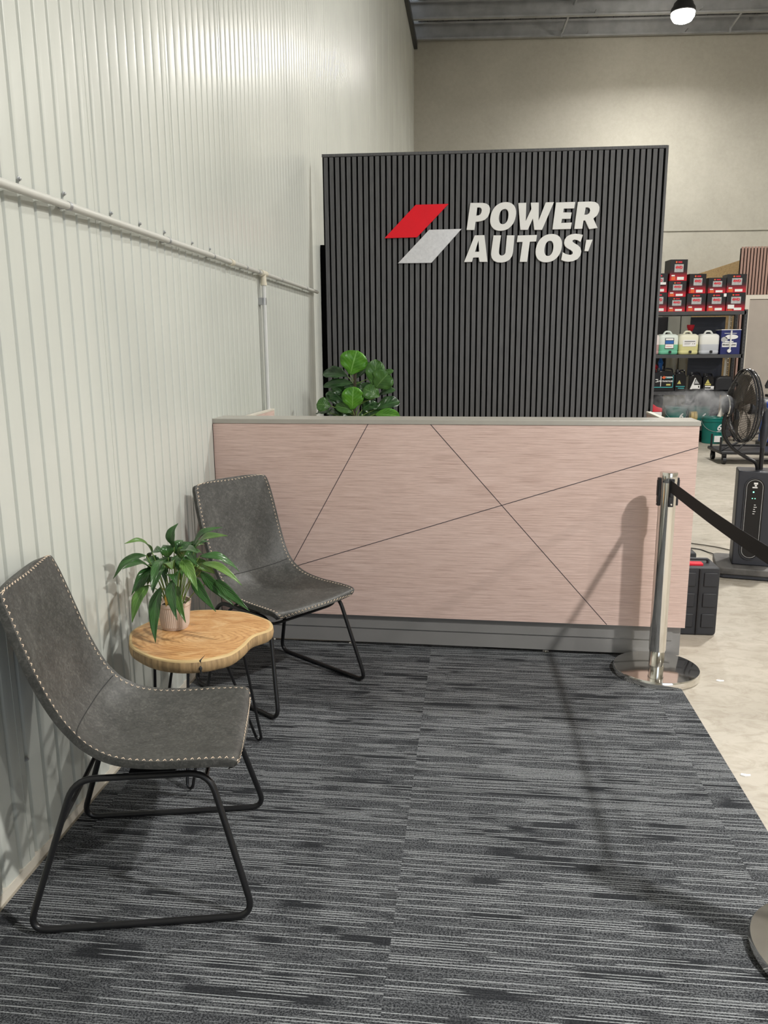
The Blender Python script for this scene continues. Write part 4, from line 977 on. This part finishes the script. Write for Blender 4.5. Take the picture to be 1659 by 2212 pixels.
# ------------------------------------------------------------------ behind the rack
def cab(x0, x1, y, z1, m_, label, name='storage_cabinet'):
    o = thing(name, label, 'cabinet', ((x0+x1)/2, y, 0)); w_ = (x1-x0)/2
    MB().box(-w_, w_, 0, .45, 0, z1).build('cabinet_body', m_, o, bevel=.004)
    dd = MB().box(-w_+.01, w_-.01, -.012, 0, .05, z1-.02).build('door', m_, o, bevel=.002)
    MB().box(w_-.05, w_-.035, -.03, -.012, z1*.5, z1*.5+.14).build('handle', M_GALV, dd)
    return o
cab(4.30, 4.685, 14.8, 1.98, M_BLACK, 'black cabinet seen behind the left of the rack')
cab(4.69, 4.90, 14.8, 2.05, M_CAB, 'pale grey-green cabinet with a metal bracket behind the rack')
cab(4.915, 5.08, 14.8, 2.05, M_CAB, 'narrow pale grey-green cabinet beside the dark panel')
tag(MB().box(4.757, 5.293, 13.55, 13.58, 0, 1.93).build('dark_panel', M_DKBLUE), 'dark navy board standing behind the rack', 'board')
tag(MB().prism([(-.03, 0), (.03, 0), (.03, 1.95), (.005, 1.95)], 0, .02, M=FRONT).build('timber_offcut', M_CREAM), 'pale timber offcut leaning behind the rack', 'timber').location = (5.325, 13.53, 0)
b = MB()
for k in range(62): b.tube([(0+.006*(k % 2), 0, 1.98-.032*k), (.012-.006*(k % 2), .01, 1.955-.032*k)], .007, 5)
tag(b.build('hanging_chain', M_GALV), 'steel chain hanging behind the rack upright', 'chain').location = (5.385, 13.57, 0)

# office block with slat cladding and a door
OY = 13.6; OX = 5.46
tag(MB().box(OX, OX+.02, OY+.04, 17.6, 0, 2.80).box(OX+.02, 9, 17.5, 17.6, 0, 2.9).build('wall_office_side', M_OSB), kind='structure')
tag(MB().box(OX, 9, OY, OY+.04, 0, 2.98).build('wall_office_front', M_FELT), kind='structure')
sl_ = MB()
for k in range(70):
    x = OX+.004+k*.0485; z0_ = 0 if x < 5.56 else 2.27
    if 5.56 <= x <= 6.6 or x < 5.56 or x > 6.6:
        if x > 6.62: z0_ = 0
        sl_.box(x, x+.032, OY-.02, OY, z0_, 3.0)
tag(sl_.build('slat_cladding', M_PINKSLAT), 'pinkish timber slat cladding on the office front at the right edge', 'wall cladding')
tag(MB().box(5.575, 5.64, OY-.045, OY, 0, 2.265).box(5.64, 6.6, OY-.045, OY, 2.20, 2.265).box(6.55, 6.61, OY-.045, OY, 0, 2.265).build('door_1', M_CREAM), kind='structure')
MB().box(5.645, 6.55, OY-.03, OY-.002, .005, 2.195).build('door_leaf', M_DOORP, bpy.data.objects['door_1'])
MB().box(5.69, 5.72, OY-.06, OY-.03, .98, 1.1).build('door_handle', M_CHROME, bpy.data.objects['door_leaf'])

# trolley, drum and machine behind the fan
tr = thing('workshop_trolley', 'low black wheeled trolley on the floor behind the fan', 'trolley', (4.75, 10.7, 0))
MB().box(-.32, .6, -.3, .3, .13, .17).build('deck', M_BLACK, tr, bevel=.01)
for x, y in ((-.26, -.24), (.5, -.24), (-.26, .24), (.5, .24)):
    b = MB(); b.tube([(x-.02, y, .05), (x+.02, y, .05)], .05, 14); b.box(x-.028, x+.028, y-.01, y+.01, .05, .135); b.build('castor', M_BLACK, tr, smooth=True)
for a_, c_ in (((-.3, -.2, .17), (.35, -.2, .50)), ((-.3, .2, .17), (-.3, .2, .34)), ((-.3, -.2, .17), (-.3, -.2, .34)), ((-.3, -.2, .24), (.3, .1, .2)), ((.35, -.2, .5), (.36, -.2, .17)), ((-.1, -.2, .17), (.1, -.1, .33))):
    MB().tube([a_, c_], .014, 8).build('rail', M_BLACK, tr)
dr = thing('blue_drum', 'blue drum at the right picture edge behind the fan neck', 'drum', (5.50, 11.48, 0))
MB().lathe([(.24, .18), (.245, .19), (.245, .34), (.25, .35), (.245, .36), (.245, .52), (.25, .53), (.245, .54), (.245, .70), (.24, .71)], 36).build('drum_body', M_BLUE, dr, smooth=True, ang=25)
MB().lathe([(.27, .10), (.28, .12), (.28, .18), (.25, .18)], 30).build('drum_dolly', M_BLACK, dr, smooth=True)
for k in range(4):
    a = k*PI/2+.6; MB().lathe([(.02, 0), (.045, .01), (.045, .09), (.02, .10)], 12, (.22*math.cos(a), .22*math.sin(a), 0)).build('castor', M_BLACK, dr)
mc = thing('workshop_machine', 'black and silver machine arm at the right picture edge in front of the office door', 'machine', (5.85, 12.4, 0))
MB().box(-.2, .4, -.25, .25, 0, .60).build('machine_body', M_BLACK, mc, bevel=.01)
MB().tube([(-.27, 0, .66), (.35, 0, .66)], .065, 18).build('cylinder', M_GALV, mc, smooth=True)
MB().box(-.22, .35, -.1, .1, .73, .77).build('arm', M_BLACK, mc, bevel=.006)
b = MB(); b.tube([(-.28, -.05, .9), (.3, -.05, .88)], .016, 8)
for x in (-.24, -.1, .08): b.prism([(x-.03, .86), (x+.03, .86), (x+.03, .93), (x, .99), (x-.03, .93)], .03, .07, M=FRONT)
b.tube([(.0, -.05, .88), (.0, -.05, .76)], .02, 8); b.build('clamp_bar', M_BLACK, mc)

# ------------------------------------------------------------------ high-bay lamps
def lamp(x, y, z, k, label):
    o = thing('high_bay_lamp', label, 'lamp', (x, y, z), 0, 'round high-bay lamps')
    MB().lathe([(.0, .30), (.08, .30), (.10, .26), (.16, .20), (.17, .16), (.20, .12), (.21, .06), (.20, .05), (.0, .06)], 28).build('housing', M_BLACK, o, smooth=True, ang=40)
    MB().lathe([(.195, .05), (.19, -.01), (.15, -.07), (.08, -.10), (.0, -.11)], 28).build('lens', M_LAMPGLASS, o, smooth=True)
    MB().tube([(0, 0, .3), (0, 0, 7.98-z if z < 6 else .75)], .008, 6).build('hanger', M_GALV, o)
    L = bpy.data.lights.new('lamp_light', 'AREA'); L.shape = 'DISK'; L.size = .30 if y > 1 or y < 0 else .16; L.energy = LAMP_W*k; L.spread = math.radians(165 if y > 12 else 180); L.color = (1, .985, .95)
    lo = bpy.data.objects.new('lamp_light', L); COL.objects.link(lo); lo.parent = o; lo.location = (0, 0, -.12)
    return o
for i, (x, y, z, k) in enumerate(LAMPS):
    lamp(x, y, z, k, ['high-bay lamp hung low on a long rod right of the carpet, out of frame', 'high-bay lamp above the slat partition, out of frame', 'brightly lit high-bay lamp hanging under the roof at the upper right', 'added unseen high-bay fill lamp in the far row behind the camera', 'added unseen high-bay fill lamp in the far row, middle', 'added unseen high-bay fill lamp in the far row by the concrete wall'][i])
